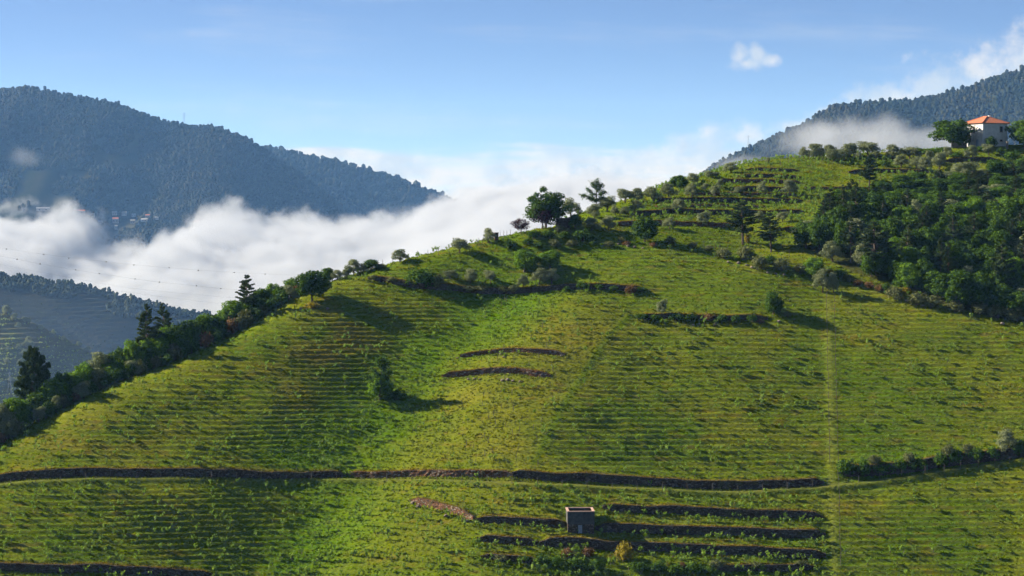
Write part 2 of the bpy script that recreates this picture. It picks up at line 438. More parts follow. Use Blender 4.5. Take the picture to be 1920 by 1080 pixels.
# dry-stone walls that hold the terraces: (points along the middle of the face in the photograph, height in metres, material, decay, label)
WALLS = [
    ([(-40, 903), (60, 893), (130, 889), (220, 886), (330, 885), (430, 887), (520, 890), (600, 890), (648, 888)], 1.3, 'schist', 3.0, 'long dark stone wall above the track at lower left'),
    ([(652, 887), (760, 887), (860, 888), (962, 890)], 1.0, 'red', 2.5, 'low reddish stone wall above the track below the tan spur'),
    ([(960, 890), (1050, 894), (1120, 896), (1200, 901), (1290, 907), (1400, 909), (1500, 906), (1545, 902)], 1.3, 'schist', 3.0, 'dark stone wall above the track, right of the reddish wall'),
    ([(768, 940), (800, 946), (840, 956), (888, 974)], 1.3, 'red', 2.0, 'short reddish stone wall slanting down left of the concrete tank'),
    ([(1130, 955), (1250, 958), (1400, 963), (1545, 968)], 1.3, 'schist', 2.4, 'topmost dark terrace wall right of the concrete tank'),
    ([(890, 979), (960, 981), (1062, 987)], 1.1, 'schist', 2.4, 'dark terrace wall running left from the concrete tank'),
    ([(1116, 992), (1250, 996), (1400, 1000), (1548, 1000)], 1.5, 'schist', 2.4, 'dark terrace wall running right from the foot of the concrete tank'),
    ([(895, 1012), (960, 1016), (1008, 1019)], 1.2, 'schist', 2.4, 'short low terrace wall below and left of the concrete tank'),
    ([(1012, 1019), (1120, 1022), (1300, 1030), (1450, 1037), (1548, 1038)], 1.5, 'schist', 2.4, 'long dark terrace wall below the concrete tank above the scrubby bank'),
    ([(900, 1046), (960, 1050), (1010, 1054)], 1.0, 'schist', 2.2, 'short wall left of the scrubby bank at the bottom'),
    ([(1340, 1066), (1440, 1067), (1530, 1062)], 1.1, 'schist', 2.2, 'lowest terrace wall right of the scrubby bank'),
    ([(-40, 1062), (120, 1066), (260, 1072), (400, 1080)], 1.2, 'schist', 2.5, 'dark stone wall in the bottom left corner'),
    ([(862, 668), (900, 662), (945, 658), (1000, 659), (1060, 665)], 0.6, 'red', 2.0, 'upper low ruined wall on the tan spur'),
    ([(828, 707), (870, 701), (920, 697), (980, 698), (1032, 705)], 1.0, 'red', 2.0, 'lower reddish wall curving across the tan spur'),
    ([(1215, 377), (1300, 376), (1400, 375), (1505, 374)], 1.05, 'schist', 3.0, 'terrace wall across the middle of the upper vineyard'),
    ([(1180, 402), (1280, 399), (1400, 398), (1510, 397)], 1.15, 'schist', 3.0, 'terrace wall below the middle one on the upper vineyard'),
    ([(1150, 418), (1220, 418), (1300, 420), (1380, 424)], 1.1, 'red', 2.5, 'lowest reddish terrace bank of the upper vineyard beside the round bush'),
    ([(1395, 320), (1450, 320), (1500, 321)], 0.9, 'schist', 2.0, 'topmost short terrace wall of the upper vineyard'),
    ([(1380, 331), (1450, 330), (1505, 332)], 0.9, 'schist', 2.0, 'second short terrace wall of the upper vineyard'),
    ([(1345, 341), (1430, 340), (1500, 341)], 1.0, 'red', 2.0, 'third short terrace wall of the upper vineyard'),
    ([(1370, 354), (1420, 354), (1480, 356)], 1.2, 'schist', 2.0, 'stone wall behind the row of olives on the upper vineyard'),
    ([(1290, 366), (1390, 363), (1490, 365)], 0.6, 'red', 1.6, 'faint grassy terrace edge under the spaced olives'),
    ([(1510, 352), (1580, 350), (1650, 352)], 0.6, 'red', 1.6, 'faint terrace edge left of the slender sparse pine'),
    ([(1230, 388), (1330, 387), (1440, 386)], 0.6, 'red', 1.4, 'faint grassy edge between the two long upper terrace walls'),
    ([(1590, 322), (1660, 319), (1745, 320)], 1.2, 'schist', 2.0, 'dark wall below the hilltop olives behind the tall pine'),
    ([(1462, 432), (1490, 433), (1516, 434)], 1.8, 'schist', 1.6, 'short stone wall between the pines at the edge of the wood'),
    ([(1770, 302), (1820, 300), (1870, 300)], 1.2, 'schist', 2.0, 'wall under the house garden'),
    ([(690, 520), (770, 533), (850, 540), (960, 542), (1100, 540), (1210, 544)], 0.9, 'schist', 2.5, 'overgrown bank wall across the upper field'),
    ([(1195, 592), (1280, 596), (1360, 600), (1440, 598)], 0.9, 'schist', 2.2, 'overgrown wall with scrub in the right-hand field'),
    ([(1570, 885), (1680, 878), (1800, 862), (1960, 845)], 2.0, 'schist', 3.0, 'scrubby bank wall above the track at right'),
]
def poly_dense(pts, step=0.5):
    pts = np.array(pts, float); seg = np.linalg.norm(np.diff(pts[:, :2], axis=0), axis=1)
    s = np.concatenate([[0], np.cumsum(seg)]); n = max(4, int(s[-1] / step))
    t = np.linspace(0, s[-1], n)
    out = np.stack([np.interp(t, s, pts[:, k]) for k in range(pts.shape[1])], 1)
    k = 7
    if n > 3 * k:      # round the corners
        ker = np.ones(k) / k
        pad = np.vstack([out[:1]] * (k // 2) + [out] + [out[-1:]] * (k // 2))
        sm = np.stack([np.convolve(pad[:, c], ker, 'valid') for c in range(out.shape[1])], 1)
        sm[0] = out[0]; sm[-1] = out[-1]; out = sm
    return out, t
wall_curves = []
DZ = np.zeros_like(ZS); RUST = np.zeros_like(ZS)
for pts, h, m_, L, lab in WALLS:
    w = [cast(px, py, ZS) for px, py in pts]
    c, s = poly_dense(w)
    wob = fbm(s / 7.0, s * 0 + len(wall_curves), 3, 5) * 0.35
    c[:, 1] += wob
    wall_curves.append((c, s, h, m_, lab))
    x0, x1 = c[:, 0].min() - 1, c[:, 0].max() + 1
    ii = np.where((gx > x0) & (gx < x1))[0]; jj = np.where((gy > c[:, 1].min() - 14) & (gy < c[:, 1].max() + 14))[0]
    order = np.argsort(c[:, 0])
    yc = np.interp(gx[ii], c[order, 0], c[order, 1])
    sc_ = np.interp(gx[ii], c[order, 0], s[order])
    fade = sstep(-0.2, 2.0, sc_) * sstep(-0.2, 2.0, s[-1] - sc_)
    d = gy[jj][:, None] - yc[None, :]
    up = np.exp(-np.clip(d, 0, None) / L); dn = np.exp(np.clip(d, None, 0) / L)
    off = np.where(d > 0, 0.5 * h * up, -0.5 * h * dn) * fade[None, :]
    DZ[np.ix_(jj, ii)] += off
    RUST[np.ix_(jj, ii)] = np.maximum(RUST[np.ix_(jj, ii)], np.where((d > -0.2) & (d < 1.8), np.exp(-np.abs(d - 0.3) / 0.7), 0) * fade[None, :])
# the track below the long walls: a levelled ledge
TRACK = [(-40, 911), (60, 903), (150, 898), (330, 893), (480, 896), (600, 897), (700, 897), (800, 897), (860, 900), (930, 904), (1000, 906), (1100, 909), (1250, 917), (1400, 919), (1540, 911), (1640, 900), (1700, 891), (1800, 876), (1960, 854)]
tc_, ts_ = poly_dense([cast(px, py, ZS) for px, py in TRACK])
o_ = np.argsort(tc_[:, 0])
ty = np.interp(gx, tc_[o_, 0], tc_[o_, 1]); tz = np.interp(gx, tc_[o_, 0], tc_[o_, 2])
dtr = GY - ty[None, :]
tw = np.exp(-(dtr / 1.25) ** 4)
TRK = np.where((GX > tc_[:, 0].min()) & (GX < tc_[:, 0].max()), tw, 0)
# footpath strip up the right-hand field and the fold beside it
path_c, _ = poly_dense([cast(px, py, ZS) for px, py in [(1566, 1078), (1562, 1000), (1560, 900), (1559, 800), (1557, 700), (1553, 600), (1550, 535)]])
px_path = np.interp(gy, path_c[:, 1], path_c[:, 0])
PATH = np.exp(-((GX - px_path[:, None]) / 0.8) ** 2) * ((GY > path_c[:, 1].min()) & (GY < path_c[:, 1].max()))

seam_c, _ = poly_dense([cast(px, py, ZS) for px, py in [(1000, 870), (1035, 800), (1060, 755), (1100, 690), (1140, 630), (1185, 590)]])
px_seam = np.interp(gy, seam_c[:, 1], seam_c[:, 0])
SEAM = np.exp(-((GX - px_seam[:, None]) / 0.9) ** 2) * ((GY > seam_c[:, 1].min()) & (GY < seam_c[:, 1].max()))
# regions of the field (where what grows), by outline of the real plots
def region(poly, soft=28):
    pw = [cast(px, py, ZS)[:2] for px, py in poly]  # outline on the ground
    ins = in_poly(GX + 2.5 * vnoise(GX / 6, GY / 6, 3), GY + 2.5 * vnoise(GX / 6, GY / 6, 4), pw).astype(float)
    for k in range(2):
        for ax, w in ((1, 7), (0, 19)):
            cs = np.cumsum(ins, axis=ax); a = np.take(cs, np.clip(np.arange(ins.shape[ax]) + w, 0, ins.shape[ax] - 1), ax); b = np.take(cs, np.clip(np.arange(ins.shape[ax]) - w - 1, 0, ins.shape[ax] - 1), ax)
            ins = np.clip((a - b) / (2 * w + 1), 0, 1)
    return ins
LUSH = region([(1000, 520), (1090, 560), (980, 600), (860, 680), (790, 760), (740, 850), (690, 900), (720, 1000), (640, 1078), (430, 1078), (520, 990), (580, 900), (560, 860), (400, 860), (380, 800), (520, 790), (620, 780), (700, 700), (800, 620), (900, 540)])
LUSH2 = region([(600, 530), (1040, 470), (1250, 470), (1330, 520), (1200, 540), (700, 520)])
SPUR = region([(1090, 545), (1180, 600), (1120, 680), (1060, 760), (1000, 870), (740, 880), (740, 830), (830, 720), (880, 670), (990, 590)])
SPUR2 = region([(640, 1078), (700, 930), (780, 940), (880, 1000), (880, 1078)])
RIGHT = region([(1180, 600), (1900, 640), (1930, 850), (1560, 890), (1000, 880), (1070, 760), (1130, 680)])
LEFT = region([(0, 870), (200, 735), (480, 620), (640, 560), (800, 570), (780, 640), (640, 760), (400, 880), (0, 890)])
BROWN = region([(40, 850), (60, 800), (240, 790), (380, 830), (300, 860)]) + region([(500, 680), (620, 590), (720, 600), (720, 660), (560, 790)])
UPPER = ((PYG < 432) & (PXG > 1080) & (PXG < 1560)).astype(float)
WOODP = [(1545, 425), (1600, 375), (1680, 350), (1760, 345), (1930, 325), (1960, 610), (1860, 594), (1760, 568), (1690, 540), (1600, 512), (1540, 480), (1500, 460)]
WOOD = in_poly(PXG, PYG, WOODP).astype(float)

# row terraces of the vines
rowP = 0.86
ph = ZS / rowP + 0.30 * fbm(GX / 30, GY / 30, 2, 21) + 0.012 * GX * (GX < -5) + 0.006 * GX * (GX > 5)
fr = ph - np.floor(ph)
RIGHT2 = region([(1575, 915), (1930, 880), (1930, 1078), (1575, 1078)]) + region([(0, 915), (450, 915), (430, 1060), (0, 1050)])
rk = np.clip(0.56 + 0.35 * np.clip(RIGHT2, 0, 1) + 0.70 * RIGHT + 0.50 * LEFT + 0.25 * BROWN - 0.42 * SPUR - 0.15 * LUSH, 0.05, 1.0)
rk = np.where(WOOD > 0, 0.1, rk) * (1 - 0.8 * PATH) * (1 - 0.7 * SEAM) * (1 - TRK) * np.where(ZS > -10, np.where(UPPER > 0, 0.35, 0.6), 1.0)
rk = np.clip(rk * (0.95 + 0.45 * fbm(GX / 9, GY / 4, 3, 77)), 0, 1.1) * (1 - np.clip(np.abs(DZ) * 1.6, 0, 1))
ROW = rowP * (sstep(0.62, 1.0, fr) - fr) * rk
ZF = ZS + DZ + ROW + 0.09 * fbm(GX / 3.0, GY / 1.6, 3, 11) * (1 - TRK) + 0.5 * fbm(GX / 22, GY / 18, 3, 31)
zt = np.interp(gx, tc_[o_, 0], tc_[o_, 2])[None, :] + 0.5 * fbm(GX / 22, GY / 18, 3, 31)
ZF = ZF * (1 - 0.85 * TRK) + 0.85 * TRK * (np.minimum(zt, ZF + 0.8))
ZF = np.where(ZS <= -198.9, -199.0, ZF)
riser = sstep(0.62, 0.95, fr) * (fr < 0.985) * np.clip(rk * 1.6, 0, 1)

def mixc(a, b, t): return a * (1 - t[..., None]) + np.array(b) * t[..., None]
def field_colour(x, y, f):
    """colour of what grows at ground points; f samples a grid at those points"""
    n1 = fbm(x / 11, y / 7, 4, 41) * 0.5 + 0.5; n2 = fbm(x / 3.2, y / 1.4, 3, 42) * 0.5 + 0.5; n3 = fbm(x / 26, y / 20, 3, 43) * 0.5 + 0.5
    c = np.zeros(np.shape(x) + (3,)) + np.array([0.115, 0.158, 0.010])
    c = mixc(c, [0.180, 0.185, 0.016], sstep(0.35, 0.75, n1) * 0.75)
    c = mixc(c, [0.076, 0.140, 0.006], sstep(0.50, 0.8, n3) * 0.7)
    c = mixc(c, [0.235, 0.200, 0.034], f(SPUR) * (0.25 + 0.55 * n1))
    c = mixc(c, [0.180, 0.195, 0.018], f(SPUR2) * (0.45 + 0.3 * n1))
    c = mixc(c, [0.260, 0.135, 0.045], f(BROWN) * sstep(0.3, 0.7, n1) * 0.5)
    c = mixc(c, [0.080, 0.180, 0.006], f(LUSH) * (0.45 + 0.45 * n2))
    c = mixc(c, [0.125, 0.190, 0.016], f(LUSH2) * (0.3 + 0.4 * n2))
    c = mixc(c, [0.150, 0.180, 0.040], sstep(0.62, 0.85, n2) * 0.45)
    c = mixc(c, [0.230, 0.115, 0.030], sstep(0.62, 0.85, 1 - n2) * 0.4 * (1 - f(LUSH)))
    c = mixc(c, [0.170, 0.135, 0.055], f(riser) * 0.35)
    c = mixc(c, [0.200, 0.205, 0.045], f(PATH) * 0.75)
    c = mixc(c, [0.075, 0.130, 0.010], f(SEAM) * 0.6)
    c = mixc(c, [0.225, 0.120, 0.035], np.clip(f(RUST) * 1.05, 0, 0.8))
    c = mixc(c, [0.150, 0.140, 0.055], f(TRK) * 0.6)
    return c * np.array([0.76, 0.82, 0.58])
GC = field_colour(GX, GY, lambda a: a)
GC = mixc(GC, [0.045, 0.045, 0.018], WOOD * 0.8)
ny, nx = GX.shape
idx = np.arange(ny * nx).reshape(ny, nx)
quads = np.stack([idx[:-1, :-1], idx[:-1, 1:], idx[1:, 1:], idx[1:, :-1]], -1).reshape(-1, 4)
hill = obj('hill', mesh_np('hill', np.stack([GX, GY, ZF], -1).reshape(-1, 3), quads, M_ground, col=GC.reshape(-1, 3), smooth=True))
tag(hill, 'grassy green vineyard hill with fine terraced rows', None, None, 'structure')
M_floor = simple_mat('valley_ground', (0.05, 0.07, 0.03), (0.10, 0.10, 0.05), 0.01, 0.95)
vf = obj('valley_ground', mesh_np('valley_ground', [(-30000, -3000, -200), (30000, -3000, -200), (30000, 40000, -200), (-30000, 40000, -200)], [(0, 1, 2, 3)], M_floor))
tag(vf, 'dim valley ground far below the hills', None, None, 'structure')
def ground(x, y): return float(grid_sample(ZF, x, y))

# ------------------------------------------------------------------ stone walls
def build_wall(i, c, s, h, mk, lab):
    n = len(c); rng = np.random.default_rng(100 + i)
    fade = sstep(-0.3, 1.6, s) * sstep(-0.3, 1.6, s[-1] - s)
    tx = np.gradient(c[:, 0]); tyy = np.gradient(c[:, 1]); ln = np.hypot(tx, tyy) + 1e-9
    nx_, ny_ = tyy / ln, -tx / ln            # towards the viewer's side (downhill)
    fl = np.where(ny_ > 0, -1, 1); nx_ *= fl; ny_ *= fl
    zb = grid_sample(ZF, c[:, 0] + nx_ * 0.75, c[:, 1] + ny_ * 0.75)
    zt = grid_sample(ZF, c[:, 0] - nx_ * 0.65, c[:, 1] - ny_ * 0.65)
    zt = np.maximum(zt, zb + 0.25 * h * fade) + 0.06 + 0.10 * fbm(s / 1.3, s * 0 + i, 3, 9)
    K = 6; rows = []
    for k in range(K):
        t = k / (K - 1)
        o = 0.34 - 0.10 * t + 0.10 * fbm(s * 1.6, np.full(n, k * 1.7 + i), 2, 33)
        rows.append(np.stack([c[:, 0] + nx_ * o, c[:, 1] + ny_ * o, (zb - 0.35) * (1 - t) + zt * t], 1))
    rows.append(np.stack([c[:, 0] - nx_ * 0.35, c[:, 1] - ny_ * 0.35, zt - 0.02], 1))
    rows.append(np.stack([c[:, 0] - nx_ * 0.35, c[:, 1] - ny_ * 0.35, zb - 0.6], 1))
    V = np.stack(rows, 0); K = len(rows)
    b = V.mean(axis=(0, 1)); b[2] = V[..., 2].min()
    idx = np.arange(K * n).reshape(K, n)
    q = np.stack([idx[:-1, :-1], idx[:-1, 1:], idx[1:, 1:], idx[1:, :-1]], -1).reshape(-1, 4)
    caps = [np.array([list(idx[[0, 1, K - 2, K - 1], e]) for e in (0, n - 1)]), np.array([list(idx[[1, 2, 3, K - 2], e]) for e in (0, n - 1)]), np.array([list(idx[[3, 4, 5, K - 2], e]) for e in (0, n - 1)])]
    me = mesh_np('stone_wall', V.reshape(-1, 3) - b, [q] + caps, MATS['schist_dry_stone' if mk == 'schist' else 'reddish_schist'])
    o = obj('stone_wall', me, None, tuple(b))
    return tag(o, lab, 'wall', 'dry stone terrace walls', 'thing')
for i, (c, s, h, mk, lab) in enumerate(wall_curves): build_wall(i, c, s, h, mk, lab)

# ------------------------------------------------------------------ far hills
FARH = {}
def far_hill(name, label, ridge, Y0, front, back, depth_f, depth_b, amp, nscale, step, colour, steps=None, skew=0.0):
    rp = np.array(ridge, float)
    rx = (rp[:, 0] - 960) / F * Y0; rz = (HZ - rp[:, 1]) / F * Y0
    xs = np.arange(rx.min() - 10, rx.max() + 10, step); ys = np.concatenate([np.arange(Y0 - depth_f, Y0 + 1, step), np.arange(Y0 + step * 2, Y0 + depth_b, step * 3)])
    X, Y = np.meshgrid(xs, ys)
    d = Y0 - Y
    ridge_z = np.interp(X + skew * d, rx, rz)
    f = np.where(d > 0, d, 0); b_ = np.where(d < 0, -d, 0)
    Z = ridge_z - front * f * (0.55 + 0.45 * np.clip(f / (0.07 * Y0), 0, 1)) - back * b_
    env = np.clip(np.abs(d) / (0.05 * Y0), 0, 1)
    Z = Z + amp * env * fbm(X / nscale + 3 * vnoise(X / nscale / 2, Y / nscale / 2, 1) * 0.25, Y / (nscale * 1.6), 5, 51) - amp * 0.35 * env * np.abs(fbm(X / (nscale * .5), Y / (nscale * 2.0), 3, 52))
    if steps:
        p = Z / steps; frc = p - np.floor(p); Z = steps * (np.floor(p) + sstep(0.55, 1.0, frc)) * 0.8 + Z * 0.2
    Z = np.maximum(Z, -199.5)
    n1 = fbm(X / 60, Y / 60, 4, 61) * .5 + .5; n2 = fbm(X / 15, Y / 15, 3, 62) * .5 + .5
    c = np.zeros(X.shape + (3,)) + np.array(colour[0])
    c = mixc(c, colour[1], sstep(.4, .7, n1)); c = mixc(c, colour[2], sstep(.6, .85, n2) * .7)
    me = mesh_np(name, np.stack([X, Y, Z], -1).reshape(-1, 3), np.stack([(q := np.arange(X.size).reshape(X.shape))[:-1, :-1], q[:-1, 1:], q[1:, 1:], q[1:, :-1]], -1).reshape(-1, 4), M_ground, col=c.reshape(-1, 3), smooth=not steps)
    o = obj(name, me); tag(o, label, None, None, 'structure')
    FARH[label] = (xs, ys, Z)
    return xs, ys, Z
def fsample(H, x, y):
    xs, ys, Z = H
    i = np.clip(np.searchsorted(xs, x) - 1, 0, len(xs) - 2); j = np.clip(np.searchsorted(ys, y) - 1, 0, len(ys) - 2)
    u = np.clip((x - xs[i]) / (xs[i + 1] - xs[i]), 0, 1); v = np.clip((y - ys[j]) / (ys[j + 1] - ys[j]), 0, 1)
    return (Z[j, i] * (1 - u) + Z[j, i + 1] * u) * (1 - v) + (Z[j + 1, i] * (1 - u) + Z[j + 1, i + 1] * u) * v
def fcast(H, px, py):
    ys = np.linspace(H[1][0], H[1][-1], 900); d = (HZ - py) / F * ys - fsample(H, (px - 960) / F * ys, ys)
    hit = np.where((d[:-1] > 0) & (d[1:] <= 0))[0]
    if not len(hit): return None
    y = ys[hit[0] + 1]; return np.array([(px - 960) / F * y, y, float(fsample(H, (px - 960) / F * y, y))])
dull = ([0.022, 0.028, 0.012], [0.045, 0.042, 0.022], [0.032, 0.040, 0.014])
HB = far_hill('mountain', 'lower forested ridge running down behind the big left mountain',
    [(380, 262), (470, 272), (520, 281), (570, 291), (640, 306), (720, 325), (790, 350), (830, 366), (872, 384), (920, 410), (1000, 470), (1100, 540)], 7200, 0.5, 0.5, 1500, 800, 75, 430, 24, dull)
HA = far_hill('mountain', 'big blue hazy forested mountain at the left',
    [(-420, 205), (-150, 182), (-60, 175), (0, 171), (50, 165), (90, 172), (150, 183), (215, 195), (270, 215), (300, 227), (345, 236), (395, 239), (425, 246), (465, 263), (500, 283), (560, 325), (620, 372), (700, 440), (800, 520)], 6200, 0.50, 0.5, 1420, 500, 100, 400, 20, dull, skew=0.12)
HR = far_hill('mountain', 'forested mountain rising behind the house at the right',
    [(1180, 420), (1250, 375), (1300, 340), (1340, 308), (1400, 280), (1450, 258), (1500, 235), (1540, 208), (1580, 196), (1640, 191), (1720, 188), (1760, 178), (1820, 163), (1870, 143), (1920, 128), (2000, 108), (2300, 60)], 4860, 0.42, 0.4, 1090, 330, 67, 300, 15, ([0.025, 0.032, 0.013], [0.05, 0.045, 0.022], [0.06, 0.048, 0.024]), skew=-0.1)
HM = far_hill('hill', 'middle blue hill with woods along its top and vineyards below',
    [(-300, 498), (-100, 508), (0, 516), (60, 522), (120, 529), (160, 537), (200, 547), (260, 563), (320, 579), (390, 592), (460, 608), (600, 650)], 3000, 0.36, 0.5, 610, 440, 13, 220, 6, ([0.020, 0.021, 0.014], [0.030, 0.028, 0.018], [0.024, 0.030, 0.012]), steps=4.6)
HN = far_hill('hill', 'near terraced hill dotted with olives at the far left',
    [(-300, 545), (-100, 556), (0, 583), (40, 595), (90, 616), (140, 643), (190, 668), (230, 704), (300, 760)], 1700, 0.45, 0.6, 330, 200, 10, 115, 2.0, ([0.085, 0.095, 0.035], [0.120, 0.105, 0.045], [0.12, 0.14, 0.04]), steps=3.2)

# ------------------------------------------------------------------ forests on the far hills (too many and too small to count)
ico_v = []; ico_f = []
def _ico():
    t = (1 + 5 ** .5) / 2
    v = np.array([(-1, t, 0), (1, t, 0), (-1, -t, 0), (1, -t, 0), (0, -1, t), (0, 1, t), (0, -1, -t), (0, 1, -t), (t, 0, -1), (t, 0, 1), (-t, 0, -1), (-t, 0, 1)], float)
    v /= np.linalg.norm(v[0])
    f = np.array([(0, 11, 5), (0, 5, 1), (0, 1, 7), (0, 7, 10), (0, 10, 11), (1, 5, 9), (5, 11, 4), (11, 10, 2), (10, 7, 6), (7, 1, 8), (3, 9, 4), (3, 4, 2), (3, 2, 6), (3, 6, 8), (3, 8, 9), (4, 9, 5), (2, 4, 11), (6, 2, 10), (8, 6, 7), (9, 8, 1)])
    return v, f
ICO_V, ICO_F = _ico()
def forest(name, label, H, n, px0, px1, dmax, keep, size, seed, cols, blobs=3, ridge=0):
    rng = np.random.default_rng(seed); xs, ys, Z = H
    Y0 = ys[np.argmax(Z.mean(1))]
    y = Y0 + 10 - dmax * rng.random(n * 3); x = (px0 + (px1 - px0) * rng.random(n * 3) - 960) / F * y
    ok = keep(x, y, fsample(H, x, y)); x, y = x[ok][:n], y[ok][:n]
    if ridge:
        xr = (px0 + (px1 - px0) * rng.random(ridge) - 960) / F * Y0; yr = Y0 - 25 * rng.random(ridge)
        x = np.concatenate([x, xr]); y = np.concatenate([y, yr])
    z = fsample(H, x, y); m = len(x)
    s = size * (0.40 + 0.95 * rng.random(m) ** 1.8)
    tall = np.where(rng.random(m) < .45, 1.5, 0.9) * (0.8 + .4 * rng.random(m))
    V = []; Fc = []; C = []; base = 0
    c0 = np.array(cols[0]); c1 = np.array(cols[1]); mixr = np.clip(.45 + .9 * fbm(x / (Y0 * .02), y / (Y0 * .03), 3, seed + 80) + .35 * (rng.random(m) - .5), 0, 1)
    for k in range(blobs):
        jit = 1 + 0.35 * (rng.random((m, 12)) - .5)
        r = s * (1.0 if k == 0 else 0.62)
        off = np.zeros((m, 3)); 
        if k: off[:, :2] = (rng.random((m, 2)) - .5) * s[:, None] * 1.2
        off[:, 2] = s * tall * (0.55 if k == 0 else (0.35 + 0.8 * rng.random(m)))
        v = ICO_V[None] * (r[:, None] * jit)[..., None]
        v[..., 2] *= (tall * (0.8 if k else 1.0))[:, None]
        v = v * 0.62 + (np.stack([x, y, z], 1) + off)[:, None]
        V.append(v.reshape(-1, 3))
        Fc.append((ICO_F[None] + (np.arange(m) * 12)[:, None, None]).reshape(-1, 3) + base); base += m * 12
        cc = c0 * (1 - mixr[:, None]) + c1 * mixr[:, None]
        C.append(np.repeat(cc * (0.85 + .3 * rng.random((m, 1))), 12, 0))
    me = mesh_np(name, np.concatenate(V), np.concatenate(Fc), M_far, col=np.concatenate(C), smooth=True)
    return tag(obj(name, me), label, None, None, 'stuff')
fc = ([0.007, 0.013, 0.005], [0.025, 0.026, 0.010])
def keepA(x, y, z):
    px, py = to_px(x, y, z)
    return (fbm(x / 120, y / 150, 3, 71) > -0.50 - 0.35 * (px > 260)) & ~((px < 130) & (py > 320) & (fbm(x / 70, y / 70, 2, 5) > -0.2))
forest('forest', 'dark pine and scrub forest covering the big left mountain', HA, 25000, -20, 640, 950, keepA, 6.3, 1, fc, 1, 200)
forest('forest', 'dark forest on the lower ridge behind the left mountain', HB, 7500, 380, 960, 840, lambda x, y, z: z > -130, 9.0, 2, fc, 1, 260)
forest('forest', 'pine forest on the right-hand mountain', HR, 16500, 1240, 1960, 870, lambda x, y, z: (fbm(x / 80, y / 100, 3, 72) > -0.75) & (z > 0), 6.0, 3, ([0.009, 0.016, 0.006], [0.040, 0.036, 0.014]), 1, 260)
forest('forest', 'rounded trees along the top of the middle left hill', HM, 2600, -20, 470, 260, lambda x, y, z: (to_px(x, y, z)[1] - np.interp(to_px(x, y, z)[0], [0, 60, 120, 160, 200, 260, 320, 390, 460], [516, 522, 529, 537, 547, 563, 579, 592, 608]) < 26 + 22 * fbm(x / 45, y / 45, 3, 73)), 3.9, 4, ([0.013, 0.022, 0.008], [0.036, 0.044, 0.015]), 3, 120)

# ------------------------------------------------------------------ haze, valley fog
def haze_box(x0, x1, y0, y1, z0, z1):
    v = [(x, y, z) for z in (z0, z1) for x, y in ((x0, y0), (x1, y0), (x1, y1), (x0, y1))]
    return v, [(0, 3, 2, 1), (4, 5, 6, 7), (0, 1, 5, 4), (1, 2, 6, 5), (2, 3, 7, 6), (3, 0, 4, 7)]
m, g = mat('haze_air')
pv = g.n('ShaderNodeVolumePrincipled')
pv.inputs['Color'].default_value = (0.22, 0.48, 1.0, 1)
pv.inputs['Absorption Color'].default_value = (1, 1, 1, 1)
pv.inputs['Density'].default_value = 0.000033
pv.inputs['Anisotropy'].default_value = 0.1
finish(g, None, pv.outputs[0])
v, f = haze_box(-12000, 12000, -2000, 14000, -201, 620)
tag(obj('haze', mesh_np('haze', v, f, m)), 'thin blue morning haze filling the valley air', None, None, 'stuff')

def fog(name, label, box, fn, dens, step_rate, fog_col=(0.54, 0.57, 0.62, 1)):
    m, g = mat(name + '_vapour')
    pos = g.n('ShaderNodeNewGeometry').outputs['Position']
    pv = g.n('ShaderNodeVolumePrincipled')
    pv.inputs['Color'].default_value = fog_col
    pv.inputs['Anisotropy'].default_value = 0.0
    g.put(pv.inputs['Density'], g.m('MULTIPLY', fn(g, pos), dens))
    finish(g, None, pv.outputs[0])
    try: m.cycles.volume_step_rate = step_rate
    except Exception: pass
    v, f = haze_box(*box)
    v = np.array(v, float); c = v.mean(0)
    o = obj(name, mesh_np(name, v - c, f, m), None, tuple(c))
    return tag(o, label, None, None, 'stuff')
def curve_node(g, x, x0, x1, y0, y1, pts):
    """piecewise curve: value at x through (x, y) points"""
    t = g.rng(x, x0, x1, 0, 1, smooth=False)
    c = g.n('ShaderNodeFloatCurve'); g.put(c.inputs['Value'], t)
    cu = c.mapping.curves[0]; q = [((a - x0) / (x1 - x0), (b - y0) / (y1 - y0)) for a, b in pts]
    cu.points[0].location = q[0]; cu.points[1].location = q[-1]
    for a in q[1:-1]: cu.points.new(*a)
    c.mapping.update()
    return g.rng(c.outputs[0], 0, 1, y0, y1, smooth=False)
def bank_fn(g, pos):
    x, y, z = g.sep(pos)
    Yr = 5000.0
    prof = [(-300, 440), (-100, 430), (0, 425), (80, 436), (110, 462), (165, 484), (235, 492), (290, 462), (340, 420), (420, 430), (480, 440), (560, 436), (640, 444), (720, 440), (790, 410), (850, 388), (920, 372), (1000, 362), (1100, 355), (1250, 350), (1500, 345), (2200, 345)]
    X = lambda p: (p - 960) / F * Yr
    xa = g.m('MULTIPLY', g.m('DIVIDE', x, y), Yr)
    xa = g.m('ADD', g.m('MULTIPLY', x, 0.9), g.m('MULTIPLY', xa, 0.1))
    H = curve_node(g, xa, X(-300), X(2200), -184, 84, [(X(a), (HZ - b) / F * Yr) for a, b in prof])
    H = g.m('ADD', H, g.m('MULTIPLY', g.m('SUBTRACT', y, 5280.0), 0.085))
    n1 = g.noise(pos, 0.0085, 8.0, 0.66)
    n0 = g.noise(pos, 0.0017, 2.0, 0.5)
    e = g.m('ADD', g.m('SUBTRACT', H, z), g.m('MULTIPLY', g.m('SUBTRACT', n1, 0.5), 215.0))
    e = g.m('ADD', e, g.m('MULTIPLY', g.m('SUBTRACT', n0, 0.5), 50.0))
    return g.rng(e, -6.0, 26.0)
fog('fog_bank', 'white sea of fog filling the valley behind the hill', (-2400, 2500, 3890, 5740, -198, 100), bank_fn, 0.016, 0.09)
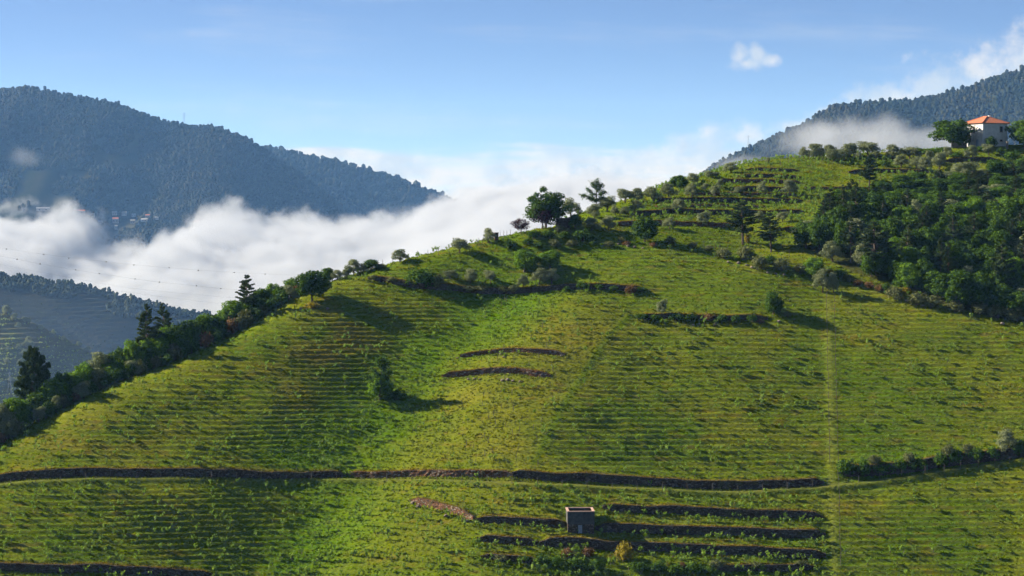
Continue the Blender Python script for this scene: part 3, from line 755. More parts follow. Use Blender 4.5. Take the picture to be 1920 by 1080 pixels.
def wisp_fn(cx, cy, cz, rx, ry, rz, thr, scale, seed):
    def fn(g, pos):
        x, y, z = g.sep(pos)
        q = [g.m('DIVIDE', g.m('SUBTRACT', a, b), c) for a, b, c in ((x, cx, rx), (y, cy, ry), (z, cz, rz))]
        r = g.m('SQRT', g.m('ADD', g.m('ADD', g.m('MULTIPLY', q[0], q[0]), g.m('MULTIPLY', q[1], q[1])), g.m('MULTIPLY', q[2], q[2])))
        sh = g.n('ShaderNodeVectorMath', operation='ADD'); g.put(sh.inputs[0], pos); sh.inputs[1].default_value = (seed, seed * 2, 0)
        n = g.noise(sh.outputs[0], scale, 6.0, 0.6)
        return g.rng(g.m('ADD', g.m('SUBTRACT', 1.0, r), g.m('MULTIPLY', g.m('SUBTRACT', n, 0.5), 2.4)), thr, thr + 0.9)
    return fn
def wisp(label, px, py, Y, wpx, hpx, depth, dens, thr=0.1, scale=0.012, seed=0.0, **kw):
    c = pt(px, py, Y); rx, rz = wpx / 2 / F * Y, hpx / 2 / F * Y
    fog('fog_wisp', label, (c[0] - rx * 1.5, c[0] + rx * 1.5, c[1] - depth, c[1] + depth, c[2] - rz * 1.6, c[2] + rz * 1.6), wisp_fn(c[0], c[1], c[2], rx, depth * .8, rz, thr, scale, seed), dens, 0.5, **kw)
wisp('long drift of fog lying across the foot of the right-hand mountain', 1660, 272, 3771, 480, 105, 184, 0.0110, 0.08, 0.0100, 11)
wisp('fog plume climbing the notch left of the hilltop olives', 1525, 262, 3750, 130, 105, 120, 0.0100, 0.10, 0.0110, 19)
wisp('thin fog drift on the slope where the right-hand mountain meets the terraces', 1400, 314, 3737, 240, 60, 134, 0.0065, 0.15, 0.0100, 37)
wisp('small fog shred high on the left edge of the left mountain', 50, 292, 5162, 110, 70, 101, 0.0042, 0.25, 0.0060, 53)
wisp('small fog shred above the village on the left mountain', 118, 382, 5129, 70, 55, 84, 0.0048, 0.25, 0.0072, 71)
wisp('fog tongue rising in front of the village on the left mountain', 400, 412, 5095, 170, 75, 101, 0.0060, 0.15, 0.0072, 97)
wisp('thin blue mist veiling the hills at the far left', 20, 690, 1230, 900, 330, 150, 0.00042, -0.25, 0.004, 7, fog_col=(0.34, 0.50, 0.78, 1))
wisp('pale fog veil at the toe of the lower ridge', 760, 400, 5095, 180, 60, 101, 0.0042, 0.2, 0.0072, 131)

# ------------------------------------------------------------------ plants: prototypes (base at the origin, real size in metres)
def leaf_quads(c, nrm, size, rng, aspect=0.6):
    n = len(c)
    nrm = nrm / (np.linalg.norm(nrm, axis=1, keepdims=True) + 1e-9)
    r = rng.normal(size=(n, 3)); u = np.cross(nrm, r); u /= np.linalg.norm(u, axis=1, keepdims=True) + 1e-9
    w = np.cross(nrm, u); s = np.asarray(size).reshape(-1, 1) * np.ones((n, 1))
    u = u * s; w = w * s * aspect
    v = np.stack([c - u, c + w, c + u, c - w], 1).reshape(-1, 3)
    return v, np.arange(n * 4).reshape(-1, 4)
def lobe_leaves(centres, radii, per_r2, size, rng, squash=0.85, up=0.5, inner=0.35):
    C, N = [], []
    for c, r in zip(centres, radii):
        n = max(30, int(per_r2 * r * r)); d = rng.normal(size=(n, 3)); d /= np.linalg.norm(d, axis=1, keepdims=True)
        lump = 1 + 0.22 * np.sin(d[:, 0] * 5 + c[0] * 3) * np.sin(d[:, 1] * 5 + c[1] * 2) + 0.15 * np.sin(d[:, 2] * 7 + c[2])
        lump = np.clip(lump, .5, 2); rad = r * lump * np.where(rng.random(n) < inner, rng.random(n) ** .4, 0.88 + 0.17 * rng.random(n))
        p = c + d * rad[:, None] * np.array([1, 1, squash])
        C.append(p); N.append(d + 0.6 * rng.normal(size=(n, 3)) + np.array([0, 0, up]))
    C = np.concatenate(C); N = np.concatenate(N)
    return leaf_quads(C, N, size * (0.6 + 0.8 * rng.random(len(C))), rng)
def limbs(mb, base, targets, r0, rng, fork=0.45, lean=(0, 0)):
    top = Vector((lean[0], lean[1], base))
    mid = Vector((lean[0] * .35 + .06 * rng.normal(), lean[1] * .35 + .06 * rng.normal(), base * .5))
    mb.bar((0, 0, -0.5), mid, r0 * 1.25, r0, 7); mb.bar(mid, top, r0, r0 * .85, 7)
    for t in targets:
        t = Vector(t); j = top.lerp(t, fork) + Vector((0, 0, 0.12 * (t - top).length))
        mb.bar(top, j, r0 * .55, r0 * .35, 5); mb.bar(j, t, r0 * .35, r0 * .12, 4)
PROTO = {}
def proto(kind, trunk_mb, leaf_v, leaf_f, leaf_m, bark=None):
    PROTO.setdefault(kind, []).append((trunk_mb.mesh(kind + '_trunk', bark or M_bark) if trunk_mb else None, mesh_np(kind + '_crown', leaf_v, leaf_f, leaf_m)))
def make_broad(kind, seed, H, W, m_, nl=13, low=0.22, leaf=0.20, dens=190, spiky=0.0, sq=.85):
    rng = np.random.default_rng(seed); cs, rs = [], []
    for k in range(nl):
        t = (k + .5) / nl; a = k * 2.39996 + rng.random(); z = low * H + (H * (1 - low)) * (0.15 + 0.72 * t)
        env = math.sin(math.pi * min(1, 0.22 + 0.70 * t)) ** .8
        q = W / 2 * env * (0.42 + 0.50 * rng.random())
        r = W * (0.13 + 0.13 * rng.random() ** 1.4) * (1.05 - .25 * t)
        cs.append(np.array([math.cos(a) * q, math.sin(a) * q, z])); rs.append(r)
        if spiky:
            for e in range(2):
                a2 = rng.random() * 6.28; cs.append(cs[-1] + np.array([math.cos(a2) * r * .8, math.sin(a2) * r * .8, r * (0.4 + .7 * rng.random())])); rs.append(r * .45)
    cs.append(np.array([0, 0, H * .55])); rs.append(W * .27)
    v, f = lobe_leaves(cs, rs, dens, leaf, rng, sq)
    mb = MB(); limbs(mb, H * max(low, .18) + .1, [tuple(c * np.array([.8, .8, .95])) for c in cs[:7]], W * .03, rng)
    proto(kind, mb, v, f, m_)
for s_ in range(5): make_broad('broad', 10 + s_, 7.0, 6.2, M_broad, 22, 0.14, dens=230)
for s_ in range(3): make_broad('bright', 20 + s_, 6.5, 6.0, M_bright, 22, 0.08, dens=230)
for s_ in range(2): make_broad('purple', 30 + s_, 6.0, 5.4, M_purple, 12, 0.26, 0.16, 190)
for s_ in range(1): make_broad('spiky', 35 + s_, 8.0, 7.6, M_broad, 17, 0.22, .19, 250, spiky=1.0)
def make_olive(seed, H, W):
    rng = np.random.default_rng(seed); cs, rs = [], []
    for k in range(16):
        t = (k + .5) / 16; a = k * 2.39996 + rng.random() * .8; q = W / 2 * math.sin(math.pi * (0.3 + .62 * t)) * (.35 + .50 * rng.random())
        cs.append(np.array([math.cos(a) * q, math.sin(a) * q, H * (.34 + .54 * t + .10 * rng.normal())])); rs.append(W * (.13 + .10 * rng.random()))
    v, f = lobe_leaves(cs, rs, 430, 0.13, rng, .8, .3, .5)
    mb = MB(); limbs(mb, H * .30, [tuple(c * .9) for c in cs[:9]], W * .038, rng, .4, (rng.normal() * .2, rng.normal() * .2))
    proto('olive', mb, v, f, M_olive)
for s_ in range(5): make_olive(40 + s_, 4.6, 4.6)
def make_pine(kind, seed, H, W, clear=0.35, flat=0.0, dens=1.0):
    """needle pads carried on whorls of side branches, open between the whorls"""
    rng = np.random.default_rng(seed); mb = MB()
    lx, ly = rng.normal() * .25, rng.normal() * .25
    tr = [Vector((0, 0, -.5)), Vector((lx * .4, ly * .4, H * .4)), Vector((lx, ly, H * .75)), Vector((lx * 1.1, ly * 1.1, H * .97))]
    for k in range(3): mb.bar(tr[k], tr[k + 1], H * .020 * (1 - .28 * k), H * .020 * (1 - .28 * (k + 1)), 7)
    C, N = [], []
    nw = 15
    for k in range(nw):
        t = (k + .4) / nw; z = H * (clear + (1 - clear) * t * .97)
        reach = W / 2 * ((1 - t) ** (.9 - .4 * flat) * (0.45 + 0.9 * min(1, t * 3 + flat)) + .05)
        for b in range(7 if t < .8 else 4):
            if rng.random() < .14: continue
            a = rng.random() * 6.28; L = reach * (.55 + .55 * rng.random()); rise = L * (.10 + .35 * t)
            o = np.array([lx * t, ly * t, z + rng.normal() * .15]); d = np.array([math.cos(a), math.sin(a), 0])
            e = o + d * L + np.array([0, 0, rise]); mb.bar(o, e, H * .006, H * .002, 4)
            for u in (.45, .7, .95):
                p = o + (e - o) * u; r = (.30 + .17 * L * .5) * (.75 + .4 * rng.random()) * (0.8 + .2 * flat) * (1 - .45 * t * (1 - flat))
                n = int(190 * dens * (r / .6) ** 2) + 22; q = rng.normal(size=(n, 3)); q /= np.linalg.norm(q, axis=1, keepdims=True)
                C.append(p + q * (r * rng.random((n, 1)) ** .45) * np.array([1.25, 1.25, .42])); N.append(q * .5 + rng.normal(size=(n, 3)))
    C = np.concatenate(C); N = np.concatenate(N)
    v, f = leaf_quads(C, N, .20 * (.6 + .8 * rng.random(len(C))), rng, .36)
    proto(kind, mb, v, f, M_pine)
for s_ in range(3): make_pine('pine', 50 + s_, 12.0, 6.6, .28, 0.12, 1.7)
for s_ in range(2): make_pine('round_pine', 55 + s_, 7.0, 7.0, .30, 0.8)
make_pine('thin_pine', 58, 10.5, 5.0, .34, 0.1, .9)
def make_shrub(kind, seed, H, W, m_, dens=330, leaf=.13):
    rng = np.random.default_rng(seed); cs, rs = [], []
    for k in range(9):
        a = k * 2.4 + rng.random(); q = W * .5 * math.sqrt(k / 9) * .75
        cs.append(np.array([math.cos(a) * q, math.sin(a) * q, H * (.30 + .40 * rng.random() * (1 - .5 * k / 9))])); rs.append(W * (.16 + .10 * rng.random()))
    v, f = lobe_leaves(cs, rs, dens, leaf, rng, min(1.0, H / W * 1.2), .5)
    mb = MB()
    for c in cs[:5]: mb.bar((0, 0, -.4), tuple(c), .05, .015, 4)
    proto(kind, mb, v, f, m_)
for s_ in range(3): make_shrub('scrub', 60 + s_, 1.8, 2.6, M_scrub)
for s_ in range(2): make_shrub('green_shrub', 65 + s_, 2.0, 2.8, M_broad)
for s_ in range(2): make_shrub('dry_shrub', 70 + s_, 1.5, 2.0, M_rustbush)
for s_ in range(1): make_shrub('broom', 75 + s_, 1.7, 1.9, M_yellow)
def make_open(seed):
    """gaunt tree with bare leaning limbs and leaf tufts"""
    rng = np.random.default_rng(seed); mb = MB(); C, N = [], []
    mb.bar((0, 0, -.5), (.2, 0, 3.0), .2, .15, 6); mb.bar((.2, 0, 3.0), (.1, .1, 6.6), .15, .04, 5)
    ends = [((.15, 0, 3.2), (-3.2, .3, 4.3)), ((.15, 0, 3.9), (-2.0, -.3, 5.9)), ((.15, 0, 4.3), (2.0, .3, 5.4)), ((.1, 0, 5.2), (-.9, .2, 7.6)), ((.1, 0, 5.0), (1.1, -.2, 7.0)), ((.2, 0, 2.8), (1.6, .2, 3.9)), ((.1, .1, 6.0), (.3, .1, 8.0)), ((.15, 0, 2.6), (-1.2, 0, 3.4))]
    for a, b in ends:
        a, b = Vector(a), Vector(b); mb.bar(a, b, .07, .02, 4)
        for u in np.linspace(.3, 1.02, 6):
            p = np.array(a.lerp(b, float(u))) + rng.normal(size=3) * .12; n = 70; q = rng.normal(size=(n, 3)) * np.array([.34, .34, .26])
            C.append(p + q); N.append(rng.normal(size=(n, 3)) + np.array([0, 0, .5]))
    C = np.concatenate(C); v, f = leaf_quads(C, np.concatenate(N), .15 * (.6 + .8 * rng.random(len(C))), rng)
    proto('open', mb, v, f, M_broad)
make_open(80)
BASE = {'broad': (7, 6.2), 'bright': (6.5, 6), 'purple': (6, 5.4), 'spiky': (8, 7.6), 'olive': (4.5, 4.4), 'pine': (12, 6.6), 'round_pine': (7, 7), 'thin_pine': (10.5, 5), 'scrub': (1.8, 2.9),
        'green_shrub': (2, 3.1), 'dry_shrub': (1.5, 2.3), 'broom': (1.7, 2.1), 'open': (8.1, 5.6)}
NAMES = {'broad': ('broadleaf_tree', 'tree'), 'bright': ('broadleaf_tree', 'tree'), 'purple': ('plum_tree', 'tree'), 'spiky': ('broadleaf_tree', 'tree'), 'olive': ('olive_tree', 'olive tree'),
         'pine': ('pine_tree', 'pine tree'), 'round_pine': ('pine_tree', 'pine tree'), 'thin_pine': ('pine_tree', 'pine tree'), 'scrub': ('shrub', 'shrub'), 'green_shrub': ('shrub', 'shrub'),
         'dry_shrub': ('shrub', 'shrub'), 'broom': ('shrub', 'shrub'), 'open': ('broadleaf_tree', 'tree')}
PR = random.Random(3)
def plant(kind, loc, h, w, label, group=None, var=None, rz=None):
    tm, cm = PROTO[kind][var if var is not None else PR.randrange(len(PROTO[kind]))]
    bh, bw = BASE[kind]; nm, cat = NAMES[kind]
    sx_ = PR.uniform(.84, 1.18)
    e = empty(nm, loc, PR.random() * 6.28 if rz is None else rz, (w / bw * sx_, w / bw / sx_, h / bh))
    e.rotation_euler.x = PR.uniform(-.07, .07); e.rotation_euler.y = PR.uniform(-.07, .07)
    o = bpy.data.objects.new('trunk' if cat != 'shrub' else 'stems', tm); link(o, e)
    o = bpy.data.objects.new('crown', cm); link(o, e)
    tag(e, label, cat, group)
    return e
def plant_px(kind, px, py, wpx, hpx, label, group=None, back=0.0, var=None, rz=None, top=None):
    """a plant whose foot stands on the hill where the photograph shows it; size read off in photograph pixels"""
    p = cast(px, py, ZF)
    if back: p = p + np.array([-0.62 * back, 0.78 * back, 0]); p[0] *= 1.0
    z = ground(p[0], p[1]) - 0.05; k = p[1] / F
    drop = (p[2] - z) if back else 0.0
    hm = hpx * k + max(0, drop)
    if top is not None: hm = (HZ - top) / F * p[1] - z
    return plant(kind, (p[0], p[1], z), hm, wpx * k, label, group, var, rz)

# ------------------------------------------------------------------ plants: where they stand
ORD = ['first', 'second', 'third', 'fourth', 'fifth', 'sixth', 'seventh', 'eighth', 'ninth', 'tenth', 'eleventh', 'twelfth', 'thirteenth', 'fourteenth', 'fifteenth', 'sixteenth', 'seventeenth', 'eighteenth', 'nineteenth', 'twentieth']
def row(kind, what, where, group, items):
    for k, (px, py, w, h) in enumerate(sorted(items)):
        plant_px(kind, px, py, w, h, f'{what}, {ORD[k]} from the left {where}', group)
P = plant_px
P('spiky', 1023, 414, 76, 64, 'large dark green tree with pointed top on the skyline knoll', rz=0.6)
P('purple', 1017, 429, 46, 42, 'dark purple-leaved tree in front of the large knoll tree')
P('purple', 977, 439, 34, 31, 'smaller purple-leaved tree leaning left of the knoll')
P('olive', 1071, 406, 40, 34, 'tall grey olive just right of the large knoll tree')
P('broad', 1078, 429, 32, 28, 'compact round green tree below the skyline olives')
P('open', 1116, 398, 48, 60, 'gaunt open-branched tree reaching left over the skyline', rz=0.15)
row('olive', 'grey-green olive tree', 'beside the gaunt skyline tree', 'olives beside the gaunt tree', [(1113, 410, 30, 28), (1108, 432, 32, 24), (1140, 431, 30, 27), (1138, 397, 32, 30), (1154, 404, 16, 19), (1172, 402, 18, 14)])
row('olive', 'bushy olive tree', 'on the skyline above the upper vineyard', 'skyline olives of the upper vineyard', [(1172, 379, 32, 26), (1195, 378, 26, 24), (1221, 376, 28, 26), (1253, 371, 26, 28), (1298, 345, 26, 19), (1335, 334, 30, 14), (1370, 324, 30, 18), (1440, 306, 12, 11)])
P('broad', 1272, 357, 34, 30, 'dark green round tree on the skyline left of the upper terraces')
row('olive', 'small olive tree', 'on the lower terraces of the upper vineyard', 'olives on the lower upper-vineyard terraces', [(1192, 397, 26, 22), (1272, 398, 26, 24), (1255, 429, 26, 20), (1318, 425, 30, 31), (1423, 415, 22, 18), (1467, 416, 24, 20)])
row('olive', 'neat rounded olive tree', 'in the spaced row on the upper terraces', 'spaced olives on the upper terraces', [(1297, 371, 26, 26), (1340, 368, 22, 22), (1386, 367, 19, 19), (1430, 365, 20, 23), (1480, 365, 27, 26), (1322, 356, 15, 13), (1349, 352, 17, 14)])
P('broad', 1209, 453, 50, 50, 'dense round dark green bush standing alone below the upper terraces', var=1)
P('scrub', 1256, 460, 26, 20, 'grey scrub bush right of the lone round bush')
P('olive', 917, 456, 29, 26, 'olive tree beside the stone gate pillar on the skyline')
P('olive', 862, 474, 35, 28, 'windswept olive alone on the skyline above the upper field')
P('olive', 750, 492, 34, 23, 'flat-topped olive on the skyline left of the windswept one')
P('broad', 697, 507, 34, 21, 'low dark tree on the skyline where the hedgerow ends')
P('olive', 663, 514, 36, 28, 'greyish tree at the upper end of the hedgerow')
P('broad', 613, 530, 28, 30, 'small round dark tree behind the leaning oak')
P('broad', 585, 565, 60, 60, 'leaning oak with bare trunk casting a long shadow on the field', var=2)
P('broom', 583, 579, 32, 15, 'yellowish broom at the foot of the leaning oak')
P('bright', 983, 508, 56, 42, 'left of the two bright green trees in the upper field')
P('bright', 1031, 507, 44, 40, 'right of the two bright green trees in the upper field')
row('olive', 'silvery olive tree', 'along the overgrown bank in the upper field', 'olives along the overgrown bank', [(844, 524, 26, 19), (882, 531, 28, 26), (920, 531, 24, 26), (980, 541, 22, 24), (1010, 533, 34, 28), (1034, 532, 30, 26)])
P('green_shrub', 790, 538, 62, 42, 'big leafy green bush at the left end of the overgrown bank')
P('scrub', 823, 537, 28, 26, 'dark scrub bush just right of the big leafy bush on the bank')
P('dry_shrub', 1183, 551, 24, 21, 'brown dry bush on the right part of the overgrown bank')
row('green_shrub', 'low green bush', 'on the right part of the overgrown bank', 'low bushes on the overgrown bank', [(1092, 543, 30, 19), (1124, 543, 24, 13), (1150, 545, 22, 11), (1202, 548, 26, 13), (1062, 546, 18, 12)])
row('scrub', 'low dark scrub', 'on the left part of the overgrown bank', 'scrub on the overgrown bank', [(700, 524, 26, 10), (735, 529, 26, 12), (850, 545, 30, 14), (880, 547, 30, 13), (905, 546, 30, 14), (940, 547, 28, 13), (962, 546, 24, 14)])
P('open', 711, 749, 56, 80, 'tall ragged green bush alone in the left field', rz=0.3)
P('bright', 712, 750, 54, 54, 'dense leafy bush under the tall ragged bush in the left field')
P('green_shrub', 744, 750, 48, 24, 'spreading green bush at the foot of the tall ragged bush')
P('olive', 1241, 594, 22, 34, 'small grey olive at the left end of the scrubby wall in the right field')
P('broad', 1450, 590, 42, 44, 'round dark bush at the right end of the scrubby wall in the right field', var=3)
P('scrub', 1477, 595, 16, 14, 'little grey shrub right of the round dark bush')
row('green_shrub', 'low dark bush', 'on the scrubby wall in the right field', 'bushes on the right field wall', [(1205, 600, 32, 16), (1228, 602, 26, 15), (1268, 601, 32, 18), (1295, 603, 28, 18), (1352, 604, 30, 18), (1380, 604, 28, 17), (1410, 604, 30, 17)])
row('dry_shrub', 'reddish dry bush', 'on the scrubby wall in the right field', 'dry bushes on the right field wall', [(1328, 602, 22, 18), (1425, 606, 22, 10)])
P('olive', 1542, 548, 32, 40, 'silver olive on the left of the pair at the head of the footpath', var=0)
P('olive', 1563, 549, 20, 36, 'thinner silver olive on the right of the pair at the head of the footpath', var=1)
# scrub bank at right above the track
row('green_shrub', 'dark bramble bush', 'on the bank above the track at right', 'brambles above the right-hand track', [(1590, 893, 44, 40), (1618, 891, 42, 38), (1655, 888, 44, 30), (1688, 884, 40, 28), (1722, 880, 44, 30), (1760, 875, 44, 34), (1792, 870, 42, 34), (1830, 866, 44, 34), (1862, 860, 40, 30), (1915, 853, 44, 38)])
row('scrub', 'greyish scrub bush', 'on the bank above the track at right', 'scrub above the right-hand track', [(1640, 872, 34, 22), (1705, 868, 30, 20), (1778, 858, 34, 24), (1815, 850, 30, 20)])
P('olive', 1888, 854, 40, 44, 'silvery bush at the right edge above the track')
P('dry_shrub', 1712, 876, 18, 17, 'brown dead bush on the bank above the right-hand track')
# scrub below the tank
row('dry_shrub', 'rusty dry bush', 'on the bank below the concrete tank', 'dry bushes below the tank', [(1064, 1046, 30, 24), (1102, 1044, 26, 22), (1280, 1066, 22, 16)])
P('broom', 1168, 1052, 36, 42, 'tall yellow-green bush on the bank below the concrete tank')
row('green_shrub', 'dark bank bush', 'on the bank below the concrete tank', 'dark bushes below the tank', [(985, 1052, 30, 14), (1015, 1056, 34, 20), (1045, 1062, 36, 22), (1080, 1066, 40, 24), (1120, 1070, 40, 26), (1200, 1074, 40, 26), (1235, 1074, 40, 28), (1268, 1078, 40, 26), (1300, 1076, 40, 24), (1330, 1074, 30, 18)])
row('scrub', 'pale scrub bush', 'on the bank below the concrete tank', 'pale scrub below the tank', [(1345, 1068, 36, 22), (1420, 1064, 26, 12), (1500, 1062, 24, 12), (940, 1050, 34, 14)])
# knoll bushes
row('green_shrub', 'leafy bush', 'along the foot of the skyline knoll', 'bushes at the foot of the knoll', [(955, 464, 28, 18), (1000, 448, 34, 20), (1030, 446, 34, 18), (1060, 450, 30, 20), (1092, 452, 40, 26), (1010, 465, 24, 14), (1110, 455, 26, 16), (990, 458, 26, 14)])
row('scrub', 'dull scrub', 'along the foot of the skyline knoll', 'scrub at the foot of the knoll', [(1040, 462, 24, 16), (1072, 462, 26, 14), (1140, 462, 24, 12), (1165, 455, 20, 12), (1048, 436, 24, 16), (1062, 440, 24, 14)])
# below the upper vineyard and along the lower edge of the wood
row('scrub', 'grey-green scrub bush', 'along the stony edge below the wood', 'scrub along the stony edge', [(1357, 484, 40, 22), (1396, 487, 32, 30), (1426, 503, 36, 28), (1466, 508, 42, 28), (1330, 470, 20, 12), (1300, 464, 20, 12), (1500, 512, 28, 20), (1590, 528, 26, 16), (1680, 560, 40, 26), (1720, 572, 40, 26), (1745, 577, 44, 26), (1790, 585, 40, 24), (1835, 590, 38, 26), (1870, 596, 40, 28), (1905, 602, 40, 34)])
row('green_shrub', 'fresh green bush', 'along the lower edge of the wood', 'green bushes along the wood edge', [(1410, 488, 26, 20), (1445, 495, 26, 20), (1575, 520, 30, 20), (1660, 545, 30, 18), (1800, 572, 50, 30), (1905, 585, 40, 34), (1850, 582, 30, 24)])
P('bright', 1525, 516, 48, 36, 'bright green bush at the lower left tip of the wood')
row('broom', 'yellow flowering broom', 'along the edge below the wood', 'flowering broom', [(1401, 455, 14, 18), (1495, 510, 13, 15), (1557, 515, 15, 13), (1697, 548, 26, 12), (1690, 562, 14, 10)])
row('dry_shrub', 'orange dry brush', 'on the bare bank below the wood', 'dry brush below the wood', [(1608, 536, 26, 14), (1630, 540, 28, 16), (1650, 546, 24, 16), (1672, 552, 24, 14), (1175, 460, 18, 10), (1225, 462, 18, 10)])
# pines
P('pine', 1393, 459, 64, 84, 'broad dark pine with bare lower trunk in front of the upper vineyard')
P('pine', 1446, 472, 54, 74, 'second pine with bare trunk, right of the broad dark pine')
P('pine', 1553, 428, 46, 76, 'dense pine at the upper left corner of the wood')
P('pine', 1600, 408, 42, 48, 'short pine just right of the one at the wood corner')
P('thin_pine', 1630, 360, 36, 70, 'slender sparse pine rising alone in front of the hilltop vines')
P('pine', 1643, 517, 76, 104, 'large pine with pale trunk at the front of the wood')
P('pine', 1656, 442, 50, 66, 'pine rising behind the large front pine in the wood')
P('pine', 1789, 489, 46, 86, 'narrow pine in the middle of the wood')
P('pine', 1880, 565, 62, 116, 'tall pine with long bare trunk at the right front of the wood')
P('pine', 1847, 414, 46, 58, 'pine in the upper right part of the wood')
P('pine', 1912, 458, 54, 62, 'pine at the right edge of the picture in the wood')
P('pine', 478, 602, 48, 84, 'tall dark pine standing in the hedgerow at left', back=4, top=514)
P('pine', 312, 686, 56, 62, 'left of the twin pines above the hedgerow', back=8, top=567)
P('pine', 350, 670, 42, 58, 'right of the twin pines above the hedgerow', back=8, top=566)
P('round_pine', 102, 775, 58, 66, 'round-headed pine at the lower left of the hedgerow', back=8, top=653)
# hilltop
row('olive', 'hilltop olive tree', 'in the skyline row left of the house', 'hilltop skyline olives', [(1507, 297, 20, 20), (1530, 298, 34, 27), (1556, 293, 28, 22), (1592, 295, 38, 27), (1628, 293, 38, 29), (1608, 298, 18, 12), (1643, 297, 20, 15), (1674, 299, 36, 28), (1706, 298, 38, 23), (1575, 299, 22, 18)])
row('olive', 'olive tree', 'in the grove on the slope below the house', 'olives below the house', [(1563, 303, 30, 24), (1690, 314, 30, 22), (1718, 318, 24, 22), (1733, 321, 32, 26), (1743, 306, 24, 24), (1761, 317, 32, 32), (1797, 333, 34, 26), (1809, 337, 48, 36), (1823, 298, 28, 24), (1854, 291, 24, 22), (1776, 294, 20, 18), (1838, 345, 34, 26), (1780, 345, 30, 22)])
P('broad', 1868, 335, 46, 36, 'large dull green tree on the slope below the house')
P('broad', 1786, 275, 76, 56, 'big round tree left of the house', var=0)
P('broad', 1920, 279, 66, 58, 'big dark tree right of the house at the picture edge', var=2)
P('broad', 1858, 281, 24, 26, 'small round tree against the shaded house front', var=3)
row('green_shrub', 'garden bush', 'on the bank under the house', 'garden bushes under the house', [(1722, 288, 36, 14), (1745, 290, 34, 14), (1793, 296, 32, 14), (1815, 288, 26, 12), (1835, 284, 26, 12), (1880, 290, 30, 14), (1898, 300, 44, 20), (1892, 312, 28, 16), (1915, 312, 34, 20), (1765, 285, 26, 12), (1660, 312, 28, 14), (1905, 330, 40, 24)])

# hedgerow down the left edge of the hill
HEDGE = [(-30, 855), (0, 838), (60, 803), (130, 762), (210, 722), (300, 690), (380, 657), (440, 627), (500, 592), (560, 555), (620, 527)]
hp, hs = poly_dense([(a, b, 0.0) for a, b in HEDGE], 1.0)
hr = random.Random(12)
def hedge_where(px): return ('left of the round-headed pine' if px < 80 else 'between the round-headed pine and the twin pines' if px < 290 else 'between the twin pines and the tall hedgerow pine' if px < 460 else 'between the tall hedgerow pine and the leaning oak')
HW = {'bright': 'bright green tree', 'broad': 'dark green tree', 'olive': 'grey-green tree', 'scrub': 'low dull scrub bush', 'green_shrub': 'low dark bush', 'dry_shrub': 'brownish bush'}
for px in range(-28, 575, 12):
    for back, k in ((5.5, 0), (1.6, 1)):
        x = px + hr.uniform(-5, 5); y = float(np.interp(x, hp[:, 0], hp[:, 1]))
        if k == 0:
            kind = hr.choice(['bright', 'broad', 'bright', 'broad', 'olive', 'bright']); hh = float(np.interp(x, [0, 60, 150, 250, 350, 450, 520, 575], [66, 58, 52, 60, 56, 52, 40, 26])) * hr.uniform(.62, 1.15); ww = hr.uniform(38, 66)
            if x > 500: ww *= .65
        else:
            if hr.random() < .15: continue
            kind = hr.choice(['scrub', 'green_shrub', 'green_shrub', 'scrub', 'olive', 'dry_shrub']); hh = hr.uniform(18, 36); ww = hr.uniform(26, 40)
        P(kind, x, y, ww, hh, f'{HW[kind]} in the hedgerow {hedge_where(x)}', f'hedgerow: {HW[kind]} {hedge_where(x)}', back)
row('olive', 'grey shrub', 'where the hedgerow runs out on the skyline', 'shrubs at the hedgerow end', [(632, 525, 22, 18), (648, 520, 20, 16), (680, 511, 24, 14), (715, 503, 20, 8)])

# the wood at right
wr = random.Random(5); placed = []
WD = {'broad': 'dark green broadleaf tree', 'bright': 'fresh green broadleaf tree', 'olive': 'grey-green tree', 'pine': 'pine'}
tries = 0
while len(placed) < 225 and tries < 12000:
    tries += 1
    y = wr.uniform(505, 625); x = wr.uniform(58, 150)
    z = ground(x, y); px, py = to_px(x, y, z)
    if not bool(in_poly(np.array(px), np.array(py), WOODP)): continue
    if px > 1985: continue
    r = wr.uniform(2.3, 3.4)
    if any((x - a) ** 2 + (y - b) ** 2 < (r + c) ** 2 * .40 for a, b, c in placed): continue
    placed.append((x, y, r))
    kind = wr.choices(['broad', 'bright', 'olive', 'pine'], [.62, .09, .10, .19])[0]
    edge = min(1.0, max(0.45, (py - 345) / 70.0))
    h = {'broad': wr.uniform(5, 8.5), 'bright': wr.uniform(4.5, 7.5), 'olive': wr.uniform(4, 6), 'pine': wr.uniform(8, 12)}[kind] * edge
    w = {'broad': 2.2 * r, 'bright': 2.2 * r, 'olive': 2.0 * r, 'pine': 1.5 * r}[kind]
    part_ = ('lower' if py > 470 else 'middle' if py > 405 else 'upper') + ' ' + ('left' if px < 1690 else 'right' if px > 1820 else 'central')
    plant(kind, (x, y, z - .1), h, w, f'{WD[kind]} within the {part_} part of the dense wood', f'wood: {WD[kind]} {part_}')

